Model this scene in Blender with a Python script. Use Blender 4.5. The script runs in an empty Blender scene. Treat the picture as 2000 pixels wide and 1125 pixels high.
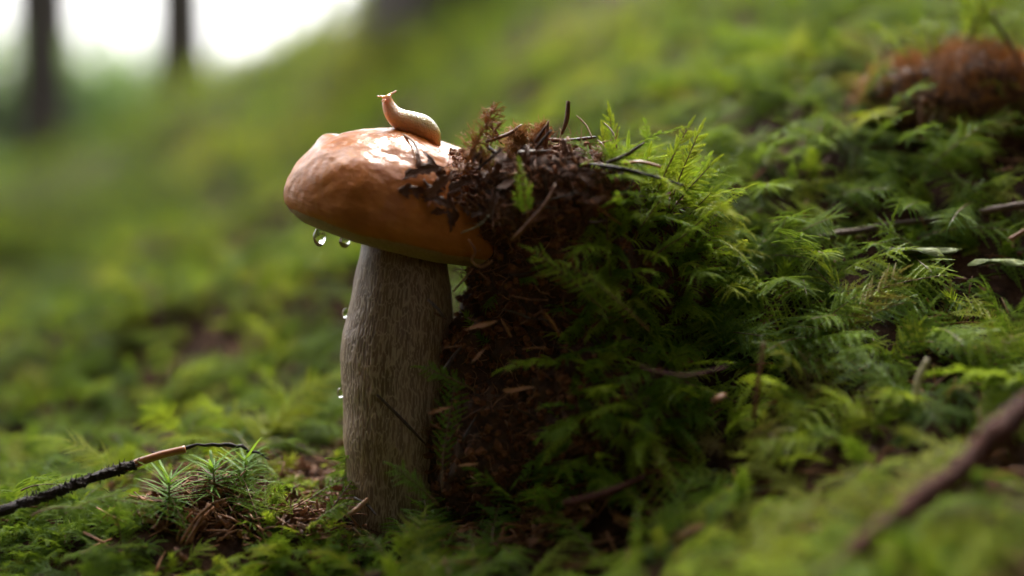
import bpy, math, random
import numpy as np
from mathutils import Vector, Matrix, noise

R = math.radians
rnd = random.Random(7)
sc = bpy.context.scene
col = sc.collection

# ---------------------------------------------------------------- camera
CAM = Vector((0.04, -0.49, 0.104))
PITCH = R(-3.3)
FPX = 50 / 36 * 2000
cam_d = bpy.data.cameras.new('camera')
cam_d.lens = 50
cam_d.sensor_width = 36
cam_d.clip_start = 0.01
cam_d.clip_end = 2000
cam_d.dof.use_dof = True
cam_d.dof.focus_distance = 0.474
cam_d.dof.aperture_fstop = 2.4
cam = bpy.data.objects.new('camera', cam_d)
cam.location = CAM
cam.rotation_euler = (R(90) + PITCH, 0, 0)
col.objects.link(cam)
sc.camera = cam
FW = Vector((0, math.cos(PITCH), math.sin(PITCH)))
UP = Vector((0, -math.sin(PITCH), math.cos(PITCH)))
RT = Vector((1, 0, 0))


def P(px, py, d):
    return CAM + d * (FW + RT * ((px - 1000) / FPX) + UP * ((562.5 - py) / FPX))


def proj(p):
    v = Vector(p) - CAM
    d = v.dot(FW)
    return 1000 + v.dot(RT) / d * FPX, 562.5 - v.dot(UP) / d * FPX, d


# ---------------------------------------------------------------- world, sun, exposure
SUN_EL, SUN_AZ = R(56), R(-4)          # azimuth measured from +Y (away from camera) towards +X
world = bpy.data.worlds.new('World')
sc.world = world
world.use_nodes = True
wn = world.node_tree
wn.nodes.clear()
sky = wn.nodes.new('ShaderNodeTexSky')
sky.sky_type = 'NISHITA'
sky.sun_disc = False
sky.sun_elevation = SUN_EL
sky.sun_rotation = SUN_AZ
sky.air_density = 1.6
sky.dust_density = 6.0
sky.ozone_density = 1.0
hs = wn.nodes.new('ShaderNodeHueSaturation')
hs.inputs['Saturation'].default_value = 0.12
bg = wn.nodes.new('ShaderNodeBackground')
bg.inputs['Strength'].default_value = 0.085
wo = wn.nodes.new('ShaderNodeOutputWorld')
wn.links.new(sky.outputs[0], hs.inputs['Color'])
wn.links.new(hs.outputs[0], bg.inputs['Color'])
wn.links.new(bg.outputs[0], wo.inputs['Surface'])
sun_d = bpy.data.lights.new('sun', 'SUN')
sun_d.energy = 1.5
sun_d.angle = R(26)
sun_d.color = (1.0, 0.93, 0.80)
sun = bpy.data.objects.new('sun', sun_d)
sdir = Vector((math.sin(SUN_AZ) * math.cos(SUN_EL), math.cos(SUN_AZ) * math.cos(SUN_EL), math.sin(SUN_EL)))
sun.rotation_euler = sdir.to_track_quat('Z', 'Y').to_euler()
sun.location = (0, 0, 5)
col.objects.link(sun)
sc.view_settings.view_transform = 'Standard'
sc.view_settings.look = 'None'
sc.view_settings.exposure = 3.0
sc.view_settings.gamma = 1
sc.view_settings.use_curve_mapping = False
sc.cycles.use_denoising = True
sc.cycles.max_bounces = 6
sc.cycles.diffuse_bounces = 3
sc.cycles.glossy_bounces = 3
sc.cycles.adaptive_threshold = 0.02
sc.cycles.transparent_max_bounces = 8
sc.cycles.sample_clamp_indirect = 6
sc.cycles.caustics_reflective = False
sc.cycles.caustics_refractive = False


# ---------------------------------------------------------------- material helpers
def new_mat(name):
    m = bpy.data.materials.new(name)
    m.use_nodes = True
    nt = m.node_tree
    nt.nodes.clear()
    out = nt.nodes.new('ShaderNodeOutputMaterial')
    return m, nt, out


def nd(nt, typ, ins=None, **props):
    n = nt.nodes.new(typ)
    for k, v in props.items():
        setattr(n, k, v)
    for k, v in (ins or {}).items():
        s = n.inputs[k]
        if isinstance(v, bpy.types.NodeSocket):
            nt.links.new(v, s)
        else:
            s.default_value = v
    return n


def ramp(nt, fac, stops):
    n = nt.nodes.new('ShaderNodeValToRGB')
    while len(n.color_ramp.elements) < len(stops):
        n.color_ramp.elements.new(0.5)
    for e, (p, c) in zip(n.color_ramp.elements, stops):
        e.position = p
        e.color = (*c, 1)
    nt.links.new(fac, n.inputs[0])
    return n.outputs[0]


def coords(nt, scale=(1, 1, 1)):
    tc = nd(nt, 'ShaderNodeTexCoord')
    mp = nd(nt, 'ShaderNodeMapping', {'Vector': tc.outputs['Object'], 'Scale': scale})
    return mp.outputs[0]


def noise_tex(nt, vec, scale, detail=4, rough=0.55):
    return nd(nt, 'ShaderNodeTexNoise', {'Vector': vec, 'Scale': scale, 'Detail': detail, 'Roughness': rough})


def mixc(nt, fac, a, b, mode='MIX'):
    n = nd(nt, 'ShaderNodeMix', data_type='RGBA', blend_type=mode)
    for s, v in ((n.inputs[0], fac), (n.inputs[6], a), (n.inputs[7], b)):
        if isinstance(v, bpy.types.NodeSocket):
            nt.links.new(v, s)
        else:
            s.default_value = v if not isinstance(v, tuple) or len(v) == 4 else (*v, 1)
    return n.outputs[2]


def simple(name, c1, c2, scale=300, rough=0.6, bump=0.3, bdist=0.0003, spec=0.5, stretch=(1, 1, 1), rnd_obj=0.25, coat=0.0):
    m, nt, out = new_mat(name)
    v = coords(nt, stretch)
    n = noise_tex(nt, v, scale, 5)
    c = ramp(nt, n.outputs[0], [(0.3, c1), (0.7, c2)])
    oi = nd(nt, 'ShaderNodeObjectInfo')
    mr = nd(nt, 'ShaderNodeMapRange', {'Value': oi.outputs['Random'], 'To Min': 1 - rnd_obj, 'To Max': 1 + rnd_obj})
    hsv = nd(nt, 'ShaderNodeHueSaturation', {'Color': c, 'Value': mr.outputs[0]})
    n2 = noise_tex(nt, v, scale * 2.3, 6, 0.7)
    b = nd(nt, 'ShaderNodeBump', {'Height': n2.outputs[0], 'Strength': bump, 'Distance': bdist})
    p = nd(nt, 'ShaderNodeBsdfPrincipled', {'Base Color': hsv.outputs[0], 'Roughness': rough, 'Normal': b.outputs[0],
                                            'Specular IOR Level': spec, 'Coat Weight': coat, 'Coat Roughness': 0.15})
    nt.links.new(p.outputs[0], out.inputs[0])
    return m


def leafy(name, stops, trans=0.5, rough=0.45, tipmix=0.35, tipcol=(0.33, 0.42, 0.06), spec=0.4):
    """Thin plant tissue: per-instance 'tint' picks the colour, 'tip' lightens the leaf ends, light passes through."""
    m, nt, out = new_mat(name)
    at = nd(nt, 'ShaderNodeAttribute', attribute_type='INSTANCER', attribute_name='tint')
    tp = nd(nt, 'ShaderNodeAttribute', attribute_type='GEOMETRY', attribute_name='tip')
    c = ramp(nt, at.outputs['Fac'], stops)
    tm = nd(nt, 'ShaderNodeMath', {0: tp.outputs['Fac'], 1: tipmix}, operation='MULTIPLY')
    c2 = mixc(nt, tm.outputs[0], c, mixc(nt, 0.6, c, tipcol))
    p = nd(nt, 'ShaderNodeBsdfPrincipled', {'Base Color': c2, 'Roughness': rough, 'Specular IOR Level': spec})
    tr = nd(nt, 'ShaderNodeBsdfTranslucent', {'Color': mixc(nt, 0.3, c2, mixc(nt, 0.5, c2, (0.62, 0.66, 0.04)))})
    mx = nd(nt, 'ShaderNodeMixShader', {0: trans, 1: p.outputs[0], 2: tr.outputs[0]})
    nt.links.new(mx.outputs[0], out.inputs[0])
    return m


MAT = {}
MOSS_STOPS = [(0.0, (0.016, 0.052, 0.007)), (0.3, (0.052, 0.135, 0.009)), (0.55, (0.135, 0.245, 0.012)),
              (0.75, (0.33, 0.41, 0.022)), (0.88, (0.22, 0.17, 0.04)), (1.0, (0.15, 0.075, 0.025))]
MAT['moss'] = leafy('moss_leaf', MOSS_STOPS, trans=0.58)
MAT['star'] = leafy('star_moss_leaf', [(0.0, (0.05, 0.16, 0.015)), (1.0, (0.15, 0.31, 0.025))], trans=0.45, rough=0.45, spec=0.25)
MAT['dry'] = leafy('dry_moss', [(0.0, (0.13, 0.042, 0.012)), (0.5, (0.36, 0.13, 0.035)), (1.0, (0.55, 0.27, 0.09))], trans=0.4,
                   tipmix=0.3, tipcol=(0.5, 0.25, 0.1), rough=0.5)
MAT['mstem'] = simple('moss_stem', (0.10, 0.035, 0.012), (0.16, 0.09, 0.02), 900, 0.5, 0.2)
MAT['humus'] = simple('humus', (0.035, 0.013, 0.007), (0.12, 0.046, 0.021), 260, 0.75, 1.0, 0.0015, rnd_obj=0.0)
MAT['crumb'] = simple('soil_crumb', (0.045, 0.016, 0.008), (0.17, 0.064, 0.027), 500, 0.8, 0.8, 0.0006, rnd_obj=0.5, spec=0.25)
MAT['fibre'] = simple('root_fibre', (0.12, 0.040, 0.015), (0.28, 0.115, 0.045), 300, 0.5, 0.2)
MAT['bark_scrap'] = simple('bark_scrap', (0.050, 0.017, 0.008), (0.19, 0.070, 0.028), 600, 0.55, 0.7, 0.0005, coat=0.08, rnd_obj=0.4, spec=.3)
MAT['needle'] = simple('dry_needle', (0.12, 0.042, 0.014), (0.27, 0.115, 0.04), 700, 0.5, 0.3, rnd_obj=0.45, coat=0.05, spec=.3)
MAT['needle_dark'] = simple('dark_needle', (0.018, 0.010, 0.007), (0.075, 0.038, 0.024), 700, 0.55, 0.4, rnd_obj=0.3, coat=0.05, spec=.3)
MAT['orange'] = simple('peeled_wood', (0.20, 0.055, 0.012), (0.36, 0.13, 0.035), 300, 0.35, 0.4, stretch=(0.3, 1, 1), coat=0.3)
MAT['black_bark'] = simple('black_bark', (0.008, 0.005, 0.004), (0.035, 0.016, 0.010), 500, 0.6, 1.0, 0.0008, coat=0.06, rnd_obj=0, spec=.25)
MAT['red_bark'] = simple('reddish_bark', (0.030, 0.009, 0.006), (0.10, 0.033, 0.022), 350, 0.7, 1.0, 0.0008, rnd_obj=0, spec=.15)
MAT['grey_bark'] = simple('grey_brown_bark', (0.06, 0.035, 0.02), (0.19, 0.11, 0.07), 500, 0.6, 1.0, 0.0006)
MAT['chip'] = simple('wood_chip', (0.20, 0.07, 0.025), (0.42, 0.20, 0.09), 350, 0.5, 0.6, 0.0004, stretch=(0.3, 1, 1))
MAT['pale'] = simple('pale_stalk', (0.25, 0.22, 0.12), (0.42, 0.36, 0.22), 400, 0.5, 0.3)
MAT['lichen'] = simple('pale_green_thallus', (0.07, 0.11, 0.02), (0.18, 0.21, 0.05), 300, 0.6, 0.7, 0.0005)
MAT['trunk'] = simple('spruce_bark', (0.016, 0.011, 0.008), (0.062, 0.042, 0.028), 14, 0.85, 1.0, 0.02, stretch=(1, 1, 0.35), rnd_obj=0.2)
MAT['spruce'] = leafy('spruce_needles', [(0.0, (0.018, 0.045, 0.012)), (1.0, (0.035, 0.08, 0.02))], trans=0.2, tipmix=0.0, rough=0.6)
MAT['broad'] = leafy('young_leaves', [(0.0, (0.18, 0.30, 0.13)), (1.0, (0.32, 0.44, 0.22))], trans=0.55, tipmix=0.0, rough=0.5)


def cap_material():
    m, nt, out = new_mat('cap_skin')
    v = coords(nt)
    big = noise_tex(nt, v, 55, 4, 0.6)
    mid = noise_tex(nt, v, 220, 5, 0.6)
    fine = noise_tex(nt, v, 900, 4, 0.6)
    c = ramp(nt, big.outputs[0], [(0.30, (0.20, 0.046, 0.004)), (0.5, (0.34, 0.088, 0.007)), (0.72, (0.44, 0.145, 0.014))])
    c = mixc(nt, 0.45, c, ramp(nt, mid.outputs[0], [(0.3, (0.22, 0.050, 0.005)), (0.7, (0.46, 0.15, 0.016))]))
    # the margin of the skin is paler and matt, the crown is wet
    sep = nd(nt, 'ShaderNodeSeparateXYZ', {0: nd(nt, 'ShaderNodeTexCoord').outputs['Object']})
    hgt = nd(nt, 'ShaderNodeMapRange', {'Value': sep.outputs[2], 'From Min': 0.002, 'From Max': 0.020})
    c = mixc(nt, hgt.outputs[0], mixc(nt, 0.5, c, (0.42, 0.17, 0.05)), c)
    dots = nd(nt, 'ShaderNodeTexVoronoi', {'Vector': v, 'Scale': 210})
    dk = nd(nt, 'ShaderNodeMath', {0: dots.outputs[0], 1: 0.06}, operation='LESS_THAN')
    c = mixc(nt, nd(nt, 'ShaderNodeMath', {0: dk.outputs[0], 1: 0.6}, operation='MULTIPLY').outputs[0], c, (0.05, 0.02, 0.01))
    wrinkle = noise_tex(nt, coords(nt, (1, 1, 2.2)), 300, 6, 0.62)
    add = nd(nt, 'ShaderNodeMath', {0: wrinkle.outputs[0], 1: mid.outputs[0]}, operation='ADD')
    b1 = nd(nt, 'ShaderNodeBump', {'Height': add.outputs[0], 'Strength': 0.3, 'Distance': 0.0007})
    b2 = nd(nt, 'ShaderNodeBump', {'Height': fine.outputs[0], 'Strength': 0.12, 'Distance': 0.0003, 'Normal': b1.outputs[0]})
    wet = nd(nt, 'ShaderNodeMapRange', {'Value': noise_tex(nt, v, 120, 3).outputs[0], 'From Min': 0.35, 'From Max': 0.6})
    wet2 = nd(nt, 'ShaderNodeMath', {0: nd(nt, 'ShaderNodeMapRange', {'Value': sep.outputs[2], 'From Min': 0.006, 'From Max': 0.018,
              'To Min': 0.12, 'To Max': 1.0}).outputs[0],
              1: nd(nt, 'ShaderNodeMapRange', {'Value': wet.outputs[0], 'To Min': 0.35, 'To Max': 1.0}).outputs[0]}, operation='MULTIPLY')
    p = nd(nt, 'ShaderNodeBsdfPrincipled', {'Base Color': c, 'Roughness': 0.5, 'Normal': b2.outputs[0], 'Specular IOR Level': 0.1,
                                            'Coat Weight': wet2.outputs[0], 'Coat IOR': 1.36, 'Coat Roughness': 0.045, 'Coat Normal': b1.outputs[0],
                                            'Subsurface Weight': 0.2, 'Subsurface Scale': 0.002, 'Subsurface Radius': (1.0, 0.4, 0.15)})
    nt.links.new(p.outputs[0], out.inputs[0])
    return m


def stem_material():
    m, nt, out = new_mat('stem_flesh')
    v = coords(nt, (1, 1, 0.12))
    n1 = noise_tex(nt, v, 350, 5, 0.6)
    big = noise_tex(nt, coords(nt), 60, 3)
    at = nd(nt, 'ShaderNodeAttribute', attribute_type='GEOMETRY', attribute_name='tip')
    c = ramp(nt, n1.outputs[0], [(0.3, (0.115, 0.060, 0.030)), (0.7, (0.25, 0.15, 0.085))])
    c = mixc(nt, nd(nt, 'ShaderNodeMapRange', {'Value': big.outputs[0], 'From Min': 0.45, 'From Max': 0.7, 'To Max': 0.5}).outputs[0],
             c, (0.13, 0.078, 0.042))
    c = mixc(nt, nd(nt, 'ShaderNodeMath', {0: at.outputs['Fac'], 1: 0.75}, operation='MULTIPLY').outputs[0], c, (0.47, 0.335, 0.22))
    b = nd(nt, 'ShaderNodeBump', {'Height': n1.outputs[0], 'Strength': 0.5, 'Distance': 0.0004})
    p = nd(nt, 'ShaderNodeBsdfPrincipled', {'Base Color': c, 'Roughness': 0.55, 'Normal': b.outputs[0], 'Subsurface Weight': 0.2,
                                            'Subsurface Scale': 0.002, 'Subsurface Radius': (1, 0.7, 0.5)})
    nt.links.new(p.outputs[0], out.inputs[0])
    return m


def slug_material():
    m, nt, out = new_mat('slug_skin')
    v = coords(nt)
    n1 = noise_tex(nt, v, 700, 4, 0.6)
    vo = nd(nt, 'ShaderNodeTexVoronoi', {'Vector': v, 'Scale': 1250}, feature='DISTANCE_TO_EDGE')
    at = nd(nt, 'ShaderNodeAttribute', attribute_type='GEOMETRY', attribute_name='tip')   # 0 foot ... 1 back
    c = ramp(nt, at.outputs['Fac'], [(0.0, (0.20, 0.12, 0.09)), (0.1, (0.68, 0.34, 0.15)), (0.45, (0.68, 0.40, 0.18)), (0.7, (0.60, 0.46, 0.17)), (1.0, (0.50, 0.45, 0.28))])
    c = mixc(nt, nd(nt, 'ShaderNodeMapRange', {'Value': n1.outputs[0], 'From Min': 0.5, 'From Max': 0.75, 'To Max': 0.4}).outputs[0], c, (0.24, 0.17, 0.08))
    b = nd(nt, 'ShaderNodeBump', {'Height': vo.outputs[0], 'Strength': 0.8, 'Distance': 0.0005})
    p = nd(nt, 'ShaderNodeBsdfPrincipled', {'Base Color': c, 'Roughness': 0.3, 'Normal': b.outputs[0], 'Coat Weight': 0.8, 'Coat Roughness': 0.1,
                                            'Subsurface Weight': 0.7, 'Subsurface Scale': 0.004, 'Subsurface Radius': (1.0, 0.72, 0.5)})
    nt.links.new(p.outputs[0], out.inputs[0])
    return m


def glass_material():
    m, nt, out = new_mat('water')
    p = nd(nt, 'ShaderNodeBsdfPrincipled', {'Base Color': (1, 1, 1, 1), 'Roughness': 0.0, 'IOR': 1.33, 'Transmission Weight': 1.0})
    nt.links.new(p.outputs[0], out.inputs[0])
    return m


MAT['cap'] = cap_material()
MAT['stem'] = stem_material()
MAT['slug'] = slug_material()
MAT['water'] = glass_material()
MAT['pores'] = simple('pore_surface', (0.20, 0.11, 0.05), (0.36, 0.22, 0.11), 900, 0.6, 0.6, 0.0004, rnd_obj=0)


# ---------------------------------------------------------------- mesh helpers
class MB:
    def __init__(self):
        self.v, self.f, self.tip = [], [], []

    def tube(self, pts, rad, n=6, cap=True, tip=0.0, rough=0.0):
        pts = [Vector(p) for p in pts]
        if not isinstance(rad, (list, tuple)):
            rad = [rad] * len(pts)
        ref = Vector((0.31, 0.52, 0.79))
        base = len(self.v)
        for i, p in enumerate(pts):
            t = (pts[min(i + 1, len(pts) - 1)] - pts[max(i - 1, 0)]).normalized()
            a = t.cross(ref)
            if a.length < 0.1:
                a = t.cross(Vector((1, 0, 0)))
            a.normalize()
            b = t.cross(a)
            for k in range(n):
                an = 2 * math.pi * k / n
                r = rad[i] * (1 + (rnd.uniform(-rough, rough) if rough else 0))
                self.v.append(p + (a * math.cos(an) + b * math.sin(an)) * r)
                self.tip.append(tip)
        for i in range(len(pts) - 1):
            for k in range(n):
                a0 = base + i * n + k
                a1 = base + i * n + (k + 1) % n
                self.f.append((a0, a1, a1 + n, a0 + n))
        if cap:
            self.f.append(tuple(base + k for k in reversed(range(n))))
            self.f.append(tuple(base + (len(pts) - 1) * n + k for k in range(n)))
        return self

    def leaf(self, p, d, nrm, ln, wd, fold=0.25, bend=0.0):
        """pointed leaflet, two faces folded on the midrib"""
        s = d.cross(nrm).normalized()
        b = len(self.v)
        mid = p + d * (ln * 0.42)
        self.v += [p, mid + s * wd / 2 + nrm * (wd * fold), p + d * ln - nrm * (ln * bend), mid - s * wd / 2 + nrm * (wd * fold)]
        self.tip += [0.0, 0.45, 1.0, 0.45]
        self.f += [(b, b + 1, b + 2), (b, b + 2, b + 3)]

    def add(self, geo, mtx):
        v, f, t = geo
        b = len(self.v)
        self.v += [mtx @ q for q in v]
        self.f += [tuple(i + b for i in g) for g in f]
        self.tip += t

    def geo(self):
        return self.v, self.f, self.tip

    def mesh(self, name, mat, smooth=True):
        me = bpy.data.meshes.new(name)
        me.from_pydata([tuple(q) for q in self.v], [], self.f)
        if any(self.tip):
            a = me.attributes.new('tip', 'FLOAT', 'POINT')
            a.data.foreach_set('value', np.array(self.tip, dtype=np.float32))
        if smooth:
            me.polygons.foreach_set('use_smooth', np.ones(len(me.polygons), dtype=bool))
        me.materials.append(mat)
        me.update()
        return me


def link(name, data, parent=None, mtx=None, tint=None):
    o = bpy.data.objects.new(name, data)
    col.objects.link(o)
    if parent is not None:
        o.parent = parent
    if mtx is not None:
        o.matrix_local = mtx
    if tint is not None:
        o['tint'] = float(tint)
    return o


def tag(o, label=None, cat=None, group=None, kind=None):
    for k, v in (('label', label), ('category', cat), ('group', group), ('kind', kind)):
        if v:
            o[k] = v
    return o


def frame(p, z, y):
    """matrix with local Z along z, local Y close to y"""
    z = Vector(z).normalized()
    y = Vector(y)
    y = y - z * y.dot(z)
    if y.length < 1e-4:
        y = Vector((1, 0, 0)) - z * z.x
    y.normalize()
    x = y.cross(z)
    m = Matrix((x, y, z)).transposed().to_4x4()
    m.translation = p
    return m


def centred(mb, origin):
    """shift the vertices so that the object's origin lies at 'origin'"""
    o = Vector(origin)
    mb.v = [q - o for q in mb.v]
    return Matrix.Translation(o)


def fbm(p, s, oct=4):
    return noise.fractal(Vector(p) * s, 1.0, 2.0, oct)


def remesh(mb, voxel, name='tmp'):
    me = mb.mesh(name, MAT['humus'])
    o = bpy.data.objects.new(name, me)
    col.objects.link(o)
    md = o.modifiers.new('r', 'REMESH')
    md.mode = 'VOXEL'
    md.voxel_size = voxel
    dg = bpy.context.evaluated_depsgraph_get()
    m2 = bpy.data.meshes.new_from_object(o.evaluated_get(dg))
    n = len(m2.vertices)
    v = np.empty(n * 3)
    m2.vertices.foreach_get('co', v)
    r = MB()
    r.v = [Vector(q) for q in v.reshape(-1, 3)]
    r.f = [tuple(p.vertices) for p in m2.polygons]
    r.tip = [0.0] * n
    nr = np.empty(n * 3)
    m2.vertices.foreach_get('normal', nr)
    bpy.data.objects.remove(o)
    bpy.data.meshes.remove(m2)
    return r, [Vector(q) for q in nr.reshape(-1, 3)]


# ---------------------------------------------------------------- terrain
CTRL = []
for px, py, d in [
        # picture place and distance of points on the ground (below the moss tops)
        (0, 1190, .445), (350, 1190, .44), (700, 1190, .43), (1150, 1170, .41), (1500, 1130, .38), (1900, 1060, .37),
        (0, 1040, .475), (300, 1020, .475), (520, 1005, .485), (775, 1010, .49),
        (1100, 1040, .45), (1500, 920, .43), (1950, 900, .41), (1300, 980, .45),
        (1500, 770, .455), (1750, 670, .475), (1980, 650, .47), (1320, 680, .485), (1500, 630, .49), (1750, 570, .495), (1980, 490, .50),
        (1450, 450, .525), (1700, 440, .52), (1980, 350, .53), (1250, 430, .55), (1450, 310, .575), (1700, 300, .56), (1900, 190, .575), (2080, 90, .61),
        (900, 900, .54), (650, 880, .53), (300, 900, .545), (0, 900, .55),
        (560, 740, .575), (250, 790, .62), (0, 800, .64), (850, 650, .62),
        (420, 610, .74), (100, 640, .82), (150, 500, 1.25), (500, 440, 1.05), (740, 450, .88), (900, 340, .88), (-150, 520, 1.3),
        (1080, 240, .82), (1300, 150, .77), (1700, 70, .69), (2000, 0, .72), (300, 390, 1.9), (650, 300, 1.7), (1000, 120, 1.6), (820, 140, 2.0), (1500, -60, 1.3),
        (60, 380, 4.0), (350, 200, 4.0), (540, 110, 4.0), (740, 0, 4.0), (1200, -180, 4.0), (2000, -420, 4.0),
        (-600, 480, 4.0), (-500, 800, 1.0), (-700, 1050, .5),
        (0, 1420, .36), (500, 1440, .36), (1000, 1420, .35), (1500, 1330, .33), (2000, 1230, .32), (2500, 900, .40), (-500, 1300, .40), (1000, 2000, .2), (2400, 350, .60)]:
    q = P(px, py, d)
    CTRL.append((q.x, q.y, q.z))
CTRL += [(0, -1.0, -.04), (-1.2, -1.2, -.25), (1.3, -1.0, .50), (.7, -.45, .24), (-.6, -.45, -.04), (0.04, -.55, -.02), (.3, -.35, .08),
         (-.25, -.35, -.01), (2.5, 1.0, 1.4), (1.5, 2.0, 1.15), (-2.0, -3.0, -.5), (2.5, -3.0, 1.0)]


def warp(x, y):
    x, y = x - CAM.x, y - CAM.y
    r = np.sqrt(x * x + y * y)
    s = 1.0 / (0.35 + r) ** 0.55
    return x * s, y * s


C_ = np.array(CTRL)
cx_, cy_ = warp(C_[:, 0], C_[:, 1])


def phi(r2):
    return np.sqrt(r2 + 0.0006)


n_ = len(C_)
A_ = np.zeros((n_ + 3, n_ + 3))
A_[:n_, :n_] = phi((cx_[:, None] - cx_) ** 2 + (cy_[:, None] - cy_) ** 2) - np.eye(n_) * 0.012
A_[:n_, n_:] = np.stack([np.ones(n_), cx_, cy_], 1)
A_[n_:, :n_] = A_[:n_, n_:].T
W_ = np.linalg.solve(A_, np.concatenate([C_[:, 2], np.zeros(3)]))


def H0(x, y):
    x = np.atleast_1d(np.asarray(x, float))
    y = np.atleast_1d(np.asarray(y, float))
    r = np.sqrt((x - CAM.x) ** 2 + (y - CAM.y) ** 2)
    k = np.minimum(1.0, 4.6 / np.maximum(r, 1e-6))
    xn, yn = CAM.x + (x - CAM.x) * k, CAM.y + (y - CAM.y) * k
    wx, wy = warp(xn, yn)
    z = W_[n_] + W_[n_ + 1] * wx + W_[n_ + 2] * wy
    for i in range(n_):
        z = z + W_[i] * phi((wx - cx_[i]) ** 2 + (wy - cy_[i]) ** 2)
    # beyond the crest the bank falls away towards the open edge of the wood, but climbs on to the right
    far = np.maximum(0, r - 4.6)
    ang = (x - CAM.x) / np.maximum(r, 1e-6)
    z = z + far * (-0.05 + 0.16 * np.clip(ang, -0.5, 1.0)) * np.exp(-far / 60)
    return z


def bumps(x, y):
    r = math.hypot(x - CAM.x, y - CAM.y)
    a = 0.0
    w = min(1.0, max(0.0, (r - 0.25) / 0.5))
    a += w * 0.022 * fbm((x, y, 0.3), 6.0, 3)
    a += 0.012 * min(1.0, r / .75) * fbm((x, y, 5.5), 26.0, 2) + 0.0025 * fbm((x, y, 1.3), 70.0, 2)
    if r > 1.5:
        a += min(1, (r - 1.5) / 2) * 0.07 * fbm((x, y, 4.1), 1.6, 3)
    if r > .7:
        a += min(1, (r - .7) / .8) * 0.05 * fbm((x, y, 8.1), 5.0, 2)
    return a


def H(x, y):
    return float(H0(x, y)[0]) + bumps(x, y)


NG = 250
u = np.linspace(-1, 1, NG)
gx = CAM.x + 0.12 * np.sinh(u * 7.2)
gy = -0.05 + 0.12 * np.sinh(u * 7.2)
X, Y = np.meshgrid(gx, gy)
Z = H0(X.ravel(), Y.ravel()).reshape(NG, NG)
verts = []
for j in range(NG):
    for i in range(NG):
        verts.append((X[j, i], Y[j, i], Z[j, i] + bumps(X[j, i], Y[j, i])))
faces = [(j * NG + i, j * NG + i + 1, (j + 1) * NG + i + 1, (j + 1) * NG + i) for j in range(NG - 1) for i in range(NG - 1)]
me = bpy.data.meshes.new('ground')
me.from_pydata(verts, [], faces)
me.polygons.foreach_set('use_smooth', np.ones(len(faces), dtype=bool))


def ground_material():
    m, nt, out = new_mat('forest_floor')
    v = coords(nt)
    near = noise_tex(nt, v, 130, 6, 0.65)
    c = ramp(nt, near.outputs[0], [(0.3, (0.012, 0.006, 0.003)), (0.55, (0.04, 0.017, 0.008)), (0.75, (0.075, 0.035, 0.014))])
    g = ramp(nt, noise_tex(nt, v, 9, 6, 0.7).outputs[0], [(0.35, (0.014, 0.034, 0.005)), (0.65, (0.06, 0.10, 0.010))])
    cov = nd(nt, 'ShaderNodeMapRange', {'Value': noise_tex(nt, v, 3.0, 4).outputs[0], 'From Min': 0.35, 'From Max': 0.6, 'To Max': 0.9})
    cd = nd(nt, 'ShaderNodeVectorMath', {0: nd(nt, 'ShaderNodeTexCoord').outputs['Object']}, operation='LENGTH')
    dist = nd(nt, 'ShaderNodeMapRange', {'Value': cd.outputs['Value'], 'From Min': 0.8, 'From Max': 2.0})
    k = nd(nt, 'ShaderNodeMath', {0: cov.outputs[0], 1: dist.outputs[0]}, operation='MULTIPLY')
    c = mixc(nt, k.outputs[0], c, g)
    b = nd(nt, 'ShaderNodeBump', {'Height': noise_tex(nt, v, 420, 6, 0.7).outputs[0], 'Strength': 0.9, 'Distance': 0.002})
    p = nd(nt, 'ShaderNodeBsdfPrincipled', {'Base Color': c, 'Roughness': 0.9, 'Specular IOR Level': 0.1, 'Normal': b.outputs[0]})
    nt.links.new(p.outputs[0], out.inputs[0])
    return m


me.materials.append(ground_material())
ground = tag(link('ground', me), 'mossy forest floor rising into a bank', None, None, 'structure')


def gnormal(x, y, e=0.004):
    zx = H0(np.array([x - e, x + e]), np.array([y, y]))
    zy = H0(np.array([x, x]), np.array([y - e, y + e]))
    return Vector((-(zx[1] - zx[0]) / (2 * e), -(zy[1] - zy[0]) / (2 * e), 1)).normalized()


def on_ground(px, d, dz=0.0):
    """the ground point seen in column px at distance d"""
    q = P(px, 400, d)
    return Vector((q.x, q.y, H(q.x, q.y) + dz))


# ---------------------------------------------------------------- mushroom
AX = P(778, 433, .49)                 # centre of the cap's rim plane
BASE = P(776, 1030, .49)
mush = link('mushroom', None, mtx=Matrix.Translation(BASE))
tag(mush, 'wet orange-brown bolete mushroom with thick netted stem, pushing through the moss', 'mushroom')

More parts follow.
